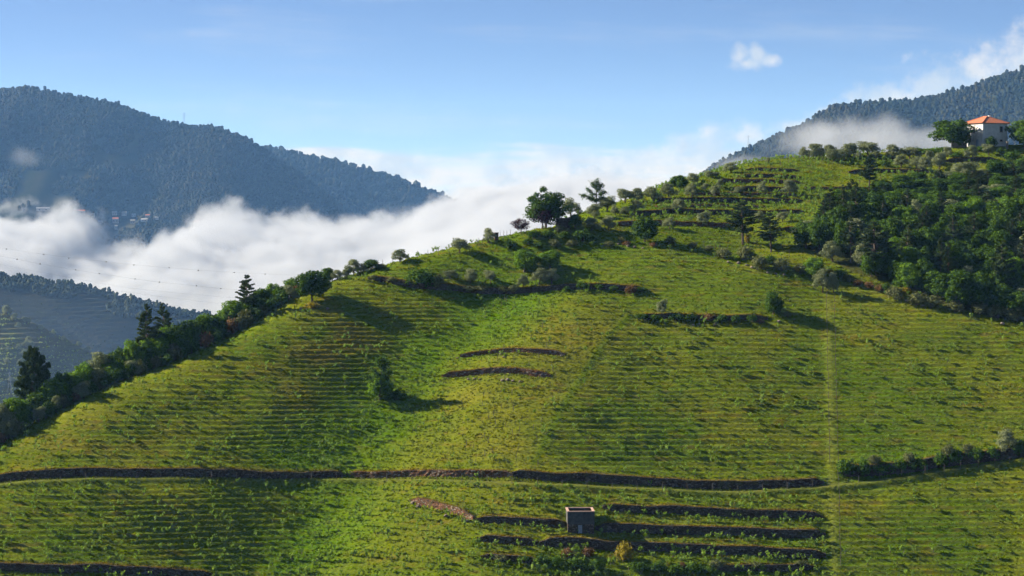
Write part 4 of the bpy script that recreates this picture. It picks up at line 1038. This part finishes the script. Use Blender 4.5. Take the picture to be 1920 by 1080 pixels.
# ------------------------------------------------------------------ grass
def scatter(n, seed):
    """points over the part of the hill the photograph shows, denser where nearer"""
    rng = np.random.default_rng(seed)
    y = 405 + 150 * rng.random(n) ** 1.12; x = (rng.random(n) * 2100 - 1050) / F * y
    up = rng.random(n) < .14
    y = np.where(up, 550 + 105 * rng.random(n), y); x = np.where(up, (rng.random(n) * 900 + 90) / F * y, x)
    z = grid_sample(ZF, x, y)
    return rng, x, y, z
def grass():
    n = 185000; rng, x, y, z = scatter(n, 5)
    f = lambda a: grid_sample(a, x, y)
    keep = (f(WOOD) < .5) & (rng.random(n) < np.clip(0.95 - 0.85 * sstep(.50, .68, f(fr)) * np.clip(f(rk) * 1.25, 0, 1) - .3 * sstep(.25, .5, f(fr)) * np.clip(f(rk), 0, 1) + .25 * f(LUSH) + f(RUST), 0, 1)) & (f(TRK) < .75)
    clump = fbm(x / 2.1, y / 1.1, 2, 91)
    keep &= rng.random(n) < 0.40 + 0.9 * np.clip(clump + .25, 0, 1)
    x, y = x[keep], y[keep]
    for c, s_, h_, mk, lab in wall_curves:      # ragged fringe along the wall heads and feet
        m = int(s_[-1] * 16); i = rng.integers(0, len(c), m); d = np.where(rng.random(m) < .62, .30 + .55 * rng.random(m), -.45 - 1.1 * rng.random(m))
        x = np.concatenate([x, c[i, 0] + rng.normal(size=m) * .3]); y = np.concatenate([y, c[i, 1] + d])
    z = grid_sample(ZF, x, y); n = len(x); clump = fbm(x / 2.1, y / 1.1, 2, 91)
    f = lambda a: grid_sample(a, x, y)
    col = field_colour(x, y, f)
    col = col * (0.92 + 0.45 * rng.random((n, 1)))
    pale = rng.random(n) < .06; col[pale] = col[pale] * .4 + np.array([.17, .16, .085]) * .6
    h = (0.13 + 0.17 * rng.random(n)) * (1 + .5 * np.clip(clump, 0, 1)) * (1 - .5 * f(PATH)); w = 0.12 + .12 * rng.random(n)
    V = []; FA = []; C = []
    for k in range(3):
        a = rng.random(n) * 6.283; lean = .25 + .35 * rng.random(n); b = rng.random(n) * 6.283
        ox, oy = (rng.random(n) - .5) * .3, (rng.random(n) - .5) * .3
        p0 = np.stack([x + ox - np.cos(a) * w, y + oy - np.sin(a) * w, z - .05], 1); p1 = np.stack([x + ox + np.cos(a) * w, y + oy + np.sin(a) * w, z - .05], 1)
        p2 = np.stack([x + ox + np.cos(b) * h * lean, y + oy + np.sin(b) * h * lean, z + h * (.7 + .5 * rng.random(n))], 1)
        V.append(np.stack([p0, p1, p2], 1).reshape(-1, 3)); C.append(np.repeat(col, 3, 0))
    V = np.concatenate(V)
    o = obj('grass', mesh_np('grass', V, np.arange(len(V)).reshape(-1, 3), M_grass, col=np.concatenate(C)))
    tag(o, 'rough green and straw-coloured grass tufts over the vineyard hill', None, None, 'stuff')
grass()

# ------------------------------------------------------------------ young vines
def vine_mesh(seed, tall=1.0):
    rng = np.random.default_rng(seed); mb = MB()
    mb.bar((0, 0, -.15), (.05 * rng.normal(), .05 * rng.normal(), .45), .045, .03, 4)
    C, N = [], []
    for k in range(rng.integers(4, 7)):
        a = rng.random() * 6.28; e = np.array([math.cos(a) * (.15 + .45 * rng.random()), math.sin(a) * (.15 + .40 * rng.random()), (.65 + .55 * rng.random()) * tall]); o = np.array([0, 0, .35])
        for u in (.25, .5, .72, .92):
            C.append(o + (e - o) * u + rng.normal(size=3) * .05); N.append(rng.normal(size=3) + np.array([-.5, -.3, .3]))
    v, f = leaf_quads(np.array(C), np.array(N), .165 * (.7 + .6 * rng.random(len(C))), rng, .8)
    tv = np.array(mb.v); n = len(tv)
    V = np.concatenate([tv, v]); q = np.array(mb.f4); t = np.array(mb.f3)
    idx = [1] * len(q) + [0] * len(f) + [1] * len(t)
    return V, [np.concatenate([q, f + n]), t], idx
VM = [vine_mesh(200 + k, 1.0 if k < 4 else .8) for k in range(6)]
vine_me = [mesh_np('grapevine', V, Fs, [M_vine, M_bark], idx) for V, Fs, idx in VM]
def vines():
    rng, x, y, z = scatter(26000, 15); n = len(x)
    f = lambda a: grid_sample(a, x, y)
    # draw each point on to the outer lip of its row
    for k in range(3):
        ph_ = f(fr); y = y + (0.14 - ph_) * rowP / 0.5 * .8 * (f(UPPER) < .5)
        f = lambda a: grid_sample(a, x, y)
    z = grid_sample(ZF, x, y); px, py = to_px(x, y, z)
    clus = fbm(x / 9, y / 6, 3, 95)
    dens = np.clip(.10 + .10 * f(RIGHT) + .10 * f(LEFT) + .42 * f(LUSH) - .03 * f(SPUR), 0, 1) * (0.35 + 1.6 * np.clip(clus + .15, 0, 1))
    up = (py < 415) & (px > 1180) & (px < 1560); dens = np.where(up, .95, dens)
    dens = np.where((py > 905) & (px < 900), np.maximum(dens, .22), dens); dens = np.where((py > 905) & (px > 890) & (px < 1550), .42, dens)
    top = (py < 312) & (px > 1400) & (px < 1760); dens = np.where(top, .95, dens)
    right_up = (py > 318) & (py < 345) & (px > 1640) & (px < 1780); dens = np.where(right_up, .95, dens)
    ok = (rng.random(n) < dens) & (f(WOOD) < .3) & (f(TRK) < .3) & (f(PATH) < .35) & (np.abs(f(RUST)) < .45) & (px > -30) & (px < 1950) & (py < 1095)
    x, y, z, py, px = x[ok], y[ok], z[ok], py[ok], px[ok]; n = len(x)
    order = np.argsort(-py)
    s = .75 + .55 * rng.random(n); rz = rng.random(n) * 6.283; kk = rng.integers(0, 6, n)
    near = [i for i in order if -5 < px[i] < 1925 and py[i] < 1076][:300]
    isn = np.zeros(n, bool); isn[near] = True
    for i in near:
        o = bpy.data.objects.new('grapevine', vine_me[kk[i]]); o.location = (x[i], y[i], z[i]); o.rotation_euler = (0, 0, rz[i]); o.scale = (s[i] * 1.15,) * 3
        link(o)
        side = 'left of the grassy gully' if px[i] < 520 else 'between the gully and the concrete tank' if px[i] < 1060 else 'among the terrace walls right of the concrete tank' if px[i] < 1555 else 'right of the footpath'
        tag(o, f'young leafy grapevine in the lowest rows {side}', 'grapevine', f'young grapevines in the lowest rows {side}')
    rest = np.where(~isn)[0]; Vv = []; Q = []; T = []; MI_q = []; MI_t = []; b = 0
    for k in range(6):
        ids = rest[kk[rest] == k]
        V, (q, t), idx = VM[k]; m = len(ids); nv = len(V)
        ca, sa = np.cos(rz[ids])[:, None], np.sin(rz[ids])[:, None]; ss = s[ids][:, None]
        W = np.stack([(V[:, 0] * ca - V[:, 1] * sa) * ss + x[ids][:, None], (V[:, 0] * sa + V[:, 1] * ca) * ss + y[ids][:, None], V[:, 2] * ss + z[ids][:, None]], -1).reshape(-1, 3)
        Vv.append(W); offs = (np.arange(m) * nv + b)[:, None, None]
        Q.append((q[None] + offs).reshape(-1, 4)); T.append((t[None] + offs).reshape(-1, 3)); b += m * nv
        MI_q.append(np.tile(idx[:len(q)], m)); MI_t.append(np.tile(idx[len(q):], m))
    me = mesh_np('grapevines', np.concatenate(Vv), [np.concatenate(Q), np.concatenate(T)], [M_vine, M_bark], np.concatenate(MI_q + MI_t))
    tag(obj('grapevines', me), 'the many young grapevines higher up the slope', None, None, 'stuff')
vines()

# ------------------------------------------------------------------ posts
post_mb = MB(); post_mb.bar((0, 0, -.3), (.02, .01, 1.5), .055, .045, 6)
post_me = post_mb.mesh('wooden_post', M_post)
def posts(pts, label, group, h=1.0):
    for k, (px, py) in enumerate(pts):
        p = cast(px, py, ZF); o = bpy.data.objects.new('wooden_post', post_me)
        o.location = (p[0], p[1], ground(p[0], p[1])); o.rotation_euler = (PR.uniform(-.08, .08), PR.uniform(-.1, .1), PR.random() * 6); o.scale = (1, 1, h * PR.uniform(.8, 1.15)); link(o)
        tag(o, label, 'post', group)
posts([(718, 502), (735, 497), (766, 489), (782, 486), (803, 482), (822, 479), (842, 474), (880, 468), (898, 461), (905, 457), (914, 456), (938, 447), (944, 446), (950, 445), (958, 443)], 'thin fence post along the skyline of the upper field', 'skyline fence posts', 1.15)
posts([(x, float(np.interp(x, [0, 150, 330, 600, 860, 1000, 1250, 1400, 1540], [910, 900, 897, 899, 903, 908, 919, 921, 913]))) for x in range(20, 1540, 47)], 'short fence post on the outer edge of the track', 'fence posts along the track', .9)
posts([(x, float(np.interp(x, [1560, 1700, 1920], [912, 893, 866]))) for x in (1610, 1650, 1690, 1735, 1770, 1800, 1834, 1865, 1893)], 'fence post beside the right-hand track below the bramble bank', 'fence posts by the right track', 1.0)
posts([(1549 + (y - 540) * .022, y) for y in range(560, 880, 17)] + [(1564 + (y - 540) * .024, y) for y in range(565, 1075, 16)], 'wire post lining the footpath up the right-hand field', 'posts along the footpath', 1.1)
posts([(920 + 150 * PR.random() + (640 - y) * .25, y) for y in range(560, 880, 5)], 'short vine stake standing on the straw-coloured spur', 'vine stakes on the spur', .75)
posts([(x + PR.uniform(-4, 4), y + PR.uniform(-3, 3)) for x, y in [(1440, 312), (1460, 309), (1480, 305), (1500, 302), (1520, 303), (1545, 305), (1580, 304), (1610, 306), (1640, 308), (1665, 312), (1690, 316), (1612, 350), (1600, 356), (1655, 340), (1690, 334), (1700, 330), (1720, 326), (1745, 330), (1755, 333), (1770, 335), (1585, 372), (1570, 380), (1490, 398), (1525, 408), (1520, 420), (1515, 426)]], 'pale vineyard stake on the upper terraces', 'stakes on the upper terraces', 1.3)
posts([(1455, 436), (1483, 445), (1320, 462), (1350, 466), (1365, 470), (1342, 468), (1480, 480)], 'fence post on the rough ground in front of the pines', 'fence posts before the pines', 1.0)

# ------------------------------------------------------------------ loose rocks
def rock_mesh(seed):
    rng = np.random.default_rng(seed); v = ICO_V * (0.75 + .5 * rng.random((12, 1))) * np.array([1, .8, .65])
    return mesh_np('rock', v, ICO_F, M_rock)
rocks_me = [rock_mesh(300 + k) for k in range(5)]
RK = {'on the ruined spur walls': [(940, 664, .8), (945, 670, .6), (858, 672, .5), (952, 713, 1.0), (942, 714, .9), (962, 715, .7), (878, 712, .7), (890, 711, .6), (900, 712, .5), (975, 716, .6), (1052, 668, .5)],
      'by the slanting reddish wall': [(773, 944, .8), (784, 951, .9), (836, 968, .9), (868, 974, .7), (875, 978, .8)],
      'on the stony edge below the wood': [(1365, 492, .7), (1385, 494, 1.0), (1400, 498, .8), (1410, 502, .9), (1440, 512, .8), (1455, 514, .7), (1700, 565, .8), (1718, 572, .7), (1730, 574, .9), (1880, 608, 1.0), (1470, 516, .7), (1420, 506, .7)],
      'along the foot of the skyline knoll': [(1178, 462, .9), (1190, 464, .7), (1160, 458, .6), (980, 466, .5), (1205, 466, .6)],
      'on the bank under the house': [(1848, 298, 1.1), (1798, 290, .8), (1803, 288, .7), (1790, 291, .6)],
      'at the right field wall': [(1300, 610, .6), (1312, 609, .6), (1340, 610, .7), (1460, 603, .8), (1490, 600, .6)],
      'beneath the leaning oak': [(565, 580, .9), (614, 580, .8)]}
for where, L in RK.items():
    for k, (px, py, s_) in enumerate(L):
        p = cast(px, py, ZF); o = bpy.data.objects.new('rock', rocks_me[k % 5]); o.location = (p[0], p[1], ground(p[0], p[1]) + .1); o.rotation_euler = (0, 0, PR.random() * 6); o.scale = (s_ * .6,) * 3; link(o)
        tag(o, f'pale loose stone {where}', 'rock', f'loose stones {where}')

# ------------------------------------------------------------------ concrete water tank
M_conc = simple_mat('stained_concrete', (0.036, 0.036, 0.036), (0.075, 0.075, 0.072), 1.2, .9, .3, 6, (0.03, 0.03, 0.03))
M_rim = simple_mat('pink_concrete_rim', (0.30, 0.19, 0.15), (0.40, 0.27, 0.22), 1.5, .9, .2)
M_door = simple_mat('grey_blue_door', (0.16, 0.20, 0.25), (0.26, 0.31, 0.36), 3.0, .6)
M_water, g = mat('dark_water')
p_ = g.n('ShaderNodeBsdfPrincipled'); p_.inputs['Base Color'].default_value = (0.10, 0.12, 0.13, 1); p_.inputs['Roughness'].default_value = 0.08
finish(g, p_.outputs[0])
tp = cast(1089, 994, ZF); tz0 = ground(tp[0], tp[1] - .6)
tank = empty('water_tank', (tp[0], tp[1] - 1.3, tz0 - .25), R(2))
tag(tank, 'dark stained concrete water tank with pinkish rim on the lower terraces', 'water tank')
W_, D_ = 5.0, 5.6
zb, zt_ = 1.75, 4.05
b = MB(); b.box((0, D_ / 2, zb / 2 - .3), (W_ - .12, D_ - .2, zb + .6)); b.build('base', M_schist, tank)
for c, d in (((0, .13, 0), (W_, .26, 1)), ((0, D_ - .13, 0), (W_, .26, 1)), ((-W_ / 2 + .13, D_ / 2, 0), (.26, D_ - .53, 1)), ((W_ / 2 - .13, D_ / 2, 0), (.26, D_ - .53, 1))):
    MB().box((c[0], c[1], (zb + zt_) / 2 + .002), (d[0], d[1], zt_ - zb)).build('side_wall', M_conc, tank)
MB().box((0, D_ / 2, zb + .5), (W_ - .54, D_ - .54, .9)).build('floor_slab', M_conc, tank)
MB().box((0, D_ / 2, zt_ - .62), (W_ - .53, D_ - .53, .02)).build('water_surface', M_water, tank)
for c, d in (((0, .17, 0), (W_ + .14, .42, .14)), ((0, D_ - .17, 0), (W_ + .14, .42, .14)), ((-W_ / 2 + .15, D_ / 2, 0), (.42, D_ - .77, .14)), ((W_ / 2 - .15, D_ / 2, 0), (.42, D_ - .77, .14))):
    MB().box((c[0], c[1], zt_ + .075), d).build('rim', M_rim, tank)
dr = MB().box((-.15, .10, .75), (.72, .08, 1.7)).build('door', M_door, tank)
MB().box((.08, .045, .8), (.06, .05, .16)).build('handle', M_metal, dr)
MB().box((-.60, .08, .8), (.16, .16, 1.75)).build('door_post', M_conc, tank)
MB().box((.30, .08, .8), (.16, .16, 1.75)).build('door_post', M_conc, tank)
for k, xx in enumerate((-2.1, -1.5, .9, 1.5, 2.05)): MB().box((xx, .1, 1.62), (.3, .2, .26)).build('corbel_stone', M_rock, tank)

# ------------------------------------------------------------------ the house
M_plaster = simple_mat('weathered_plaster', (0.42, 0.42, 0.41), (0.58, 0.57, 0.55), .8, .9, .15, 6, (0.33, 0.33, 0.32))
M_tile, g = mat('clay_roof_tiles')
tcx = g.n('ShaderNodeTexCoord').outputs['Object']
wv = g.n('ShaderNodeTexWave', wave_type='BANDS', bands_direction='X'); g.put(wv.inputs['Vector'], tcx); wv.inputs['Scale'].default_value = 1.4; wv.inputs['Distortion'].default_value = .6
nn = g.noise(tcx, 3.0, 5, .7)
cc_ = g.mix(g.rng(nn, .3, .7), (0.28, 0.072, 0.028, 1), (0.42, 0.135, 0.052, 1))
p_ = g.n('ShaderNodeBsdfPrincipled'); g.put(p_.inputs['Base Color'], cc_); p_.inputs['Roughness'].default_value = .85
bp = g.n('ShaderNodeBump'); bp.inputs['Strength'].default_value = .7; bp.inputs['Distance'].default_value = .08; g.put(bp.inputs['Height'], wv.outputs[0]); g.put(p_.inputs['Normal'], bp.outputs[0])
finish(g, p_.outputs[0])
M_glass = simple_mat('dark_window_glass', (0.02, 0.025, 0.03), (0.04, 0.045, 0.05), 1.0, .15)
M_frame = simple_mat('window_trim', (0.20, 0.13, 0.10), (0.30, 0.22, 0.18), 2.0, .7)
hp_ = cast(1843, 277, ZF); hz0 = ground(hp_[0], hp_[1] + 3) - .3
house = empty('stone_house', (hp_[0], hp_[1], hz0), R(25))      # origin at the corner nearest the viewer; x along the shaded front, y along the sunlit side
tag(house, 'two-storey pale house with orange tiled hip roof on the hilltop', 'house')
LX, LY, HH = 8.4, 9.2, 6.9
MB().box((LX / 2, LY / 2, HH / 2 - 1.0), (LX, LY, HH + 2.0)).build('wall', M_plaster, house)
ov = .55; ap = (LX / 2 - .3, LY / 2); zr = HH + .02; hr_ = 2.0; rl = .9
rf = MB()
A, B_, C_, D2 = (-ov, -ov, zr), (LX + ov, -ov, zr), (LX + ov, LY + ov, zr), (-ov, LY + ov, zr)
R1, R2 = (LX / 2, LY / 2 - rl, zr + hr_), (LX / 2, LY / 2 + rl, zr + hr_)
rf.poly([A, B_, R1]); rf.poly([B_, C_, R2, R1]); rf.poly([C_, D2, R2]); rf.poly([D2, A, R1, R2]); rf.poly([D2, C_, B_, A])
roof = rf.build('roof', M_tile, house)
hip = MB()
for a_, b_2 in ((A, R1), (B_, R1), (C_, R2), (D2, R2), (R1, R2)): hip.bar(a_, b_2, .13, .13, 6)
hip.build('ridge_tiles', M_tile, roof)
MB().box((LX / 2, LY / 2, HH - .12), (LX + .5, LY + .5, .22)).build('eaves_board', M_frame, house)
def window(face, u, z, w, h, name='window'):
    if face == 'front': c = (u, -.03, z); d = (w, .10, h); dg = (w - .16, .04, h - .16); cg = (u, -.075, z); ds = (w + .24, .22, .10); cs = (u, -.08, z - h / 2 - .06)
    else: c = (-.03, u, z); d = (.10, w, h); dg = (.04, w - .16, h - .16); cg = (-.075, u, z); ds = (.22, w + .24, .10); cs = (-.08, u, z - h / 2 - .06)
    o = MB().box(c, d).build(name, M_frame, house); MB().box(cg, dg).build('pane', M_glass, o); MB().box(cs, ds).build('sill', M_rock, o)
window('front', 6.3, 5.2, 1.0, 1.6); window('front', 6.3, 2.0, .9, .5); window('side', 4.2, 5.0, 1.1, 1.7); window('side', 7.6, 5.0, 1.1, 1.7); window('side', 6.0, 2.2, 1.0, 1.2)
o = MB().box((-.04, 2.6, 1.2), (.1, 1.2, 2.2)).build('door', M_door, house); MB().box((-.11, 2.2, 1.2), (.06, .08, .14)).build('handle', M_metal, o)
MB().box((LX / 2 + 2.2, LY / 2 + 1.0, zr + 1.7), (.7, .7, 1.4)).build('chimney', M_plaster, roof)
p = cast(1888, 279, ZF)
gp = empty('gate_pillar', (p[0], p[1] - .5, ground(p[0], p[1] - .5)), .4); MB().box((0, 0, .9), (.45, .45, 2.2)).build('pillar', M_rock, gp); MB().box((0, 0, 2.08), (.62, .62, .14)).build('cap', M_rock, gp)
tag(gp, 'stone gate pillar at the right corner of the house front', 'pillar')
p = cast(931, 450, ZF)
gp = empty('gate_pillar', (p[0], p[1], ground(p[0], p[1])), .2); MB().box((0, 0, .7), (.85, .5, 1.9)).build('pillar', M_redwall, gp); MB().box((0, 0, 1.72), (.98, .6, .12)).build('cap', M_rock, gp)
tag(gp, 'reddish stone gate pillar on the skyline beside an olive', 'pillar')
p = cast(1797, 276, ZF)
gw = empty('garden_wall', (p[0], p[1] - 1.0, ground(p[0], p[1] - 1.0)), .05)
MB().box((0, 0, .3), (4.4, .5, 1.8)).build('wall_body', M_rock, gw); MB().box((0, 0, 1.26), (4.6, .64, .12)).build('coping', M_rock, gw)
tag(gw, 'grey garden wall under the big round tree left of the house', 'wall', None, 'thing')
p = cast(1056, 430, ZF)
sh = empty('stone_shelter', (p[0], p[1] + 2, ground(p[0], p[1] + 2)), .5)
MB().box((0, 0, .9), (2.6, 2.2, 2.6)).build('wall_body', M_schist, sh); MB().box((0, 0, 2.28), (2.9, 2.5, .16)).build('slab_roof', M_rock, sh)
tag(sh, 'dark stone shelter beside the compact round tree on the knoll', 'shelter')

# ------------------------------------------------------------------ far village
M_white = simple_mat('village_whitewash', (0.24, 0.24, 0.24), (0.34, 0.33, 0.32), .2, .9)
VIL = [(150, 403, 22, 6, 'long white building with red roof at the left end of the village'), (175, 407, 7, 5, 'small white house right of the long village building'), (216, 404, 9, 5, None), (218, 418, 11, 7, None), (234, 405, 9, 5, None), (252, 407, 7, 4, None),
       (250, 419, 9, 5, None), (272, 416, 12, 4, None), (278, 408, 8, 4, None), (190, 420, 9, 4, None), (219, 430, 5, 6, None), (295, 412, 7, 4, None), (162, 432, 15, 4, 'low long house with bright orange roof at the bottom of the village'),
       (370, 422, 9, 5, 'house with pale gable above the fog tongue'), (392, 428, 8, 4, None), (460, 424, 11, 6, 'white house alone right of the fog tongue'), (498, 424, 11, 5, 'second white house farthest right in the village'), (82, 395, 24, 4, 'long pale farm building left of the village')]
for k, (px, py, w, h, lab) in enumerate(VIL):
    p = fcast(HA, px, py)
    if p is None: continue
    q = p[1] / F; w, h = w * q, h * q * 1.25; d = w * .7 if w < 10 else 8.0
    e = empty('village_house', tuple(p + np.array([0, -10, -1])), R(-12 + 24 * PR.random()))
    MB().box((0, 0, h / 2), (w, d, h)).build('wall', M_white, e)
    r = MB(); a, b2, z0, zr2 = w / 2 + .4, d / 2 + .4, h, h + min(3, w * .22)
    r.poly([(-a, -b2, z0), (a, -b2, z0), (a, 0, zr2), (-a, 0, zr2)]); r.poly([(a, b2, z0), (-a, b2, z0), (-a, 0, zr2), (a, 0, zr2)]); r.poly([(-a, b2, z0), (-a, -b2, z0), (-a, 0, zr2)]); r.poly([(a, -b2, z0), (a, b2, z0), (a, 0, zr2)])
    r.build('roof', M_tile if k in (0, 12) or k % 5 == 3 else M_white, e)
    for u in (-.25, .25): MB().box((u * w, -d / 2 - .05, h * .55), (w * .1, .1, h * .3)).build('window', M_glass, e)
    tag(e, lab or 'small pale house in the far village cluster above the fog', 'house', 'far village houses')

# ------------------------------------------------------------------ pylons and power lines
def pylon(loc, H, label, arms=1, cross=False):
    e = empty('power_pylon', loc); b = MB(); w = H * .09; r = H * .0036
    legs = [(-w, -w), (w, -w), (w, w), (-w, w)]
    lv = [0, .25, .5, .72, .9, 1.0]; wd = [1, .75, .5, .32, .22, .1]
    for k in range(5):
        for a in range(4):
            x0, y0 = legs[a]; x1, y1 = legs[(a + 1) % 4]
            b.bar((x0 * wd[k], y0 * wd[k], H * lv[k]), (x0 * wd[k + 1], y0 * wd[k + 1], H * lv[k + 1]), r, r, 3)
            b.bar((x0 * wd[k], y0 * wd[k], H * lv[k]), (x1 * wd[k + 1], y1 * wd[k + 1], H * lv[k + 1]), r * .7, r * .7, 3)
    b.build('mast', M_metal, e)
    for z, L in ((.92, .17), (.78, .22), (.64, .17))[:arms]:
        MB().bar((-H * L, 0, H * z), (H * L, 0, H * z), r * 1.1, r * 1.1, 4).bar((-H * L, 0, H * z), (0, 0, H * (z + .06)), r * .7, r * .7, 3).bar((H * L, 0, H * z), (0, 0, H * (z + .06)), r * .7, r * .7, 3).build('cross_arm', M_metal, e)
        for sx in (-1, 1): MB().bar((sx * H * L * .95, 0, H * z), (sx * H * L * .95, 0, H * (z - .05)), r * 1.2, r * .8, 5).build('insulator', M_cable, e)
    return tag(e, label, 'pylon')
def at_ridge(H, px, Y, dz): x = (px - 960) / F * Y; return (x, Y, float(fsample(H, x, Y)) + dz)
pylon(at_ridge(HA, 345, 6200, -2), 38, 'tall thin pylon on the crest of the left mountain', 3)
pylon(at_ridge(HA, 391, 6200, -2), 20, 'squat twin-armed pylon right of the tall one on the left mountain', 1)
pylon(at_ridge(HR, 1403, 4840, -2), 37, 'pylon with wide arms on the low end of the right mountain', 1)
pylon(at_ridge(HR, 1842, 4850, -2), 19, 'small pylon on the crest of the right mountain', 2)
pylon(at_ridge(HR, 1916, 4780, -6), 26, 'pylon below the crest at the right picture edge', 2)
px18 = fcast(HN, 18, 738)
if px18 is None: px18 = pt(18, 740, 1150)
pylon(tuple(px18), 15, 'power pole in front of the near terraced hill at far left', 1)
ball_v = ICO_V * .26
ball_me = mesh_np('marker_ball', ball_v, ICO_F, M_cable, smooth=True)
def cable(pts, Y, r, marks, label):
    P3 = [pt(a, b, Y + (a - 200) * .1) for a, b in pts]; b = MB()
    c, _ = poly_dense(P3, 6.0)
    for a, q in zip(c[:-1], c[1:]): b.bar(a, q, r, r, 4)
    e = b.build('power_cable', M_cable); tag(e, label, 'cable', 'power cables before the fog')
    for a, q in marks:
        o = bpy.data.objects.new('marker_ball', ball_me); o.location = tuple(pt(a, q, Y + (a - 200) * .1)); link(o, e)
cable([(-60, 455), (12, 467), (82, 477), (129, 484), (199, 491), (251, 497), (317, 502), (372, 507), (439, 511), (497, 514), (600, 517)], 900, .014, [(12, 467), (82, 477), (129, 484), (199, 491), (251, 497), (317, 502), (372, 507), (439, 511), (497, 514)], 'topmost power cable with marker balls across the fog')
cable([(-60, 468), (32, 486), (75, 495), (142, 506), (186, 513), (253, 523), (299, 529), (368, 536), (414, 541), (480, 546)], 890, .016, [(32, 486), (75, 495), (142, 506), (186, 513), (253, 523), (299, 529), (368, 536), (414, 541)], 'second power cable with marker balls across the fog')
cable([(-60, 484), (100, 515), (240, 540), (340, 550), (433, 558), (470, 560)], 880, .013, [], 'third power cable across the fog, without markers')
cable([(-60, 500), (100, 528), (277, 553), (350, 562), (423, 570), (450, 572)], 870, .013, [], 'lowest power cable across the fog, without markers')

# ------------------------------------------------------------------ olives and vine rows on the near terraced hill
hn = random.Random(9); k = 0
for px, py, s_ in [(12, 590, 16), (27, 602, 13), (50, 600, 14), (32, 585, 13), (34, 617, 11), (54, 645, 12), (48, 652, 12), (57, 653, 13), (36, 657, 10), (46, 668, 13), (60, 665, 12), (12, 683, 11), (38, 682, 9), (55, 690, 14), (68, 705, 13), (14, 657, 7), (75, 612, 10), (100, 628, 9), (120, 640, 9), (148, 650, 9), (165, 660, 9), (20, 718, 10), (45, 722, 9), (184, 668, 9)]:
    p = fcast(HN, px, py)
    if p is None: p = fcast(HN, px, py + 8)
    if p is None: continue
    q = p[1] / F; k += 1
    plant('olive', (p[0], p[1], p[2] - .2), s_ * q * 1.05, s_ * q * 1.25, 'pale olive tree on the near terraced hill at far left', 'olives on the near terraced hill')
def vine_strips(H, Y1, px1, dy, thr, size, colour, label, n):
    xs, ys, Z = H; rng = np.random.default_rng(4)
    y = rng.uniform(ys[0], Y1, n); x = (rng.uniform(-30, px1, n) - 960) / F * y
    z = fsample(H, x, y); zf = fsample(H, x, y - dy)
    ok = (z - zf > thr) & (fbm(x / 14, y / 30, 3, 8) > -.25); x, y, z = x[ok] , y[ok], z[ok]; n = len(x)
    d = rng.normal(size=(n, 3)); c = np.stack([x, y, z + .5], 1) + rng.normal(size=(n, 3)) * .3
    v, f = leaf_quads(c, d, size * (.6 + .8 * rng.random(n)), rng, .8)
    col = np.repeat(np.array(colour) * (.6 + .8 * rng.random((n, 1))), 4, 0)
    tag(obj('vine_rows', mesh_np('vine_rows', v, f, M_grass, col=col)), label, None, None, 'stuff')
vine_strips(HN, 1702, 240, 1.8, .9, .7, [.20, .25, .06], 'leafy vine rows along the terraces of the near left hill', 30000)
vine_strips(HM, 2960, 470, 5.0, 2.4, 1.1, [.030, .040, .016], 'dim vine rows on the middle left hill', 22000)
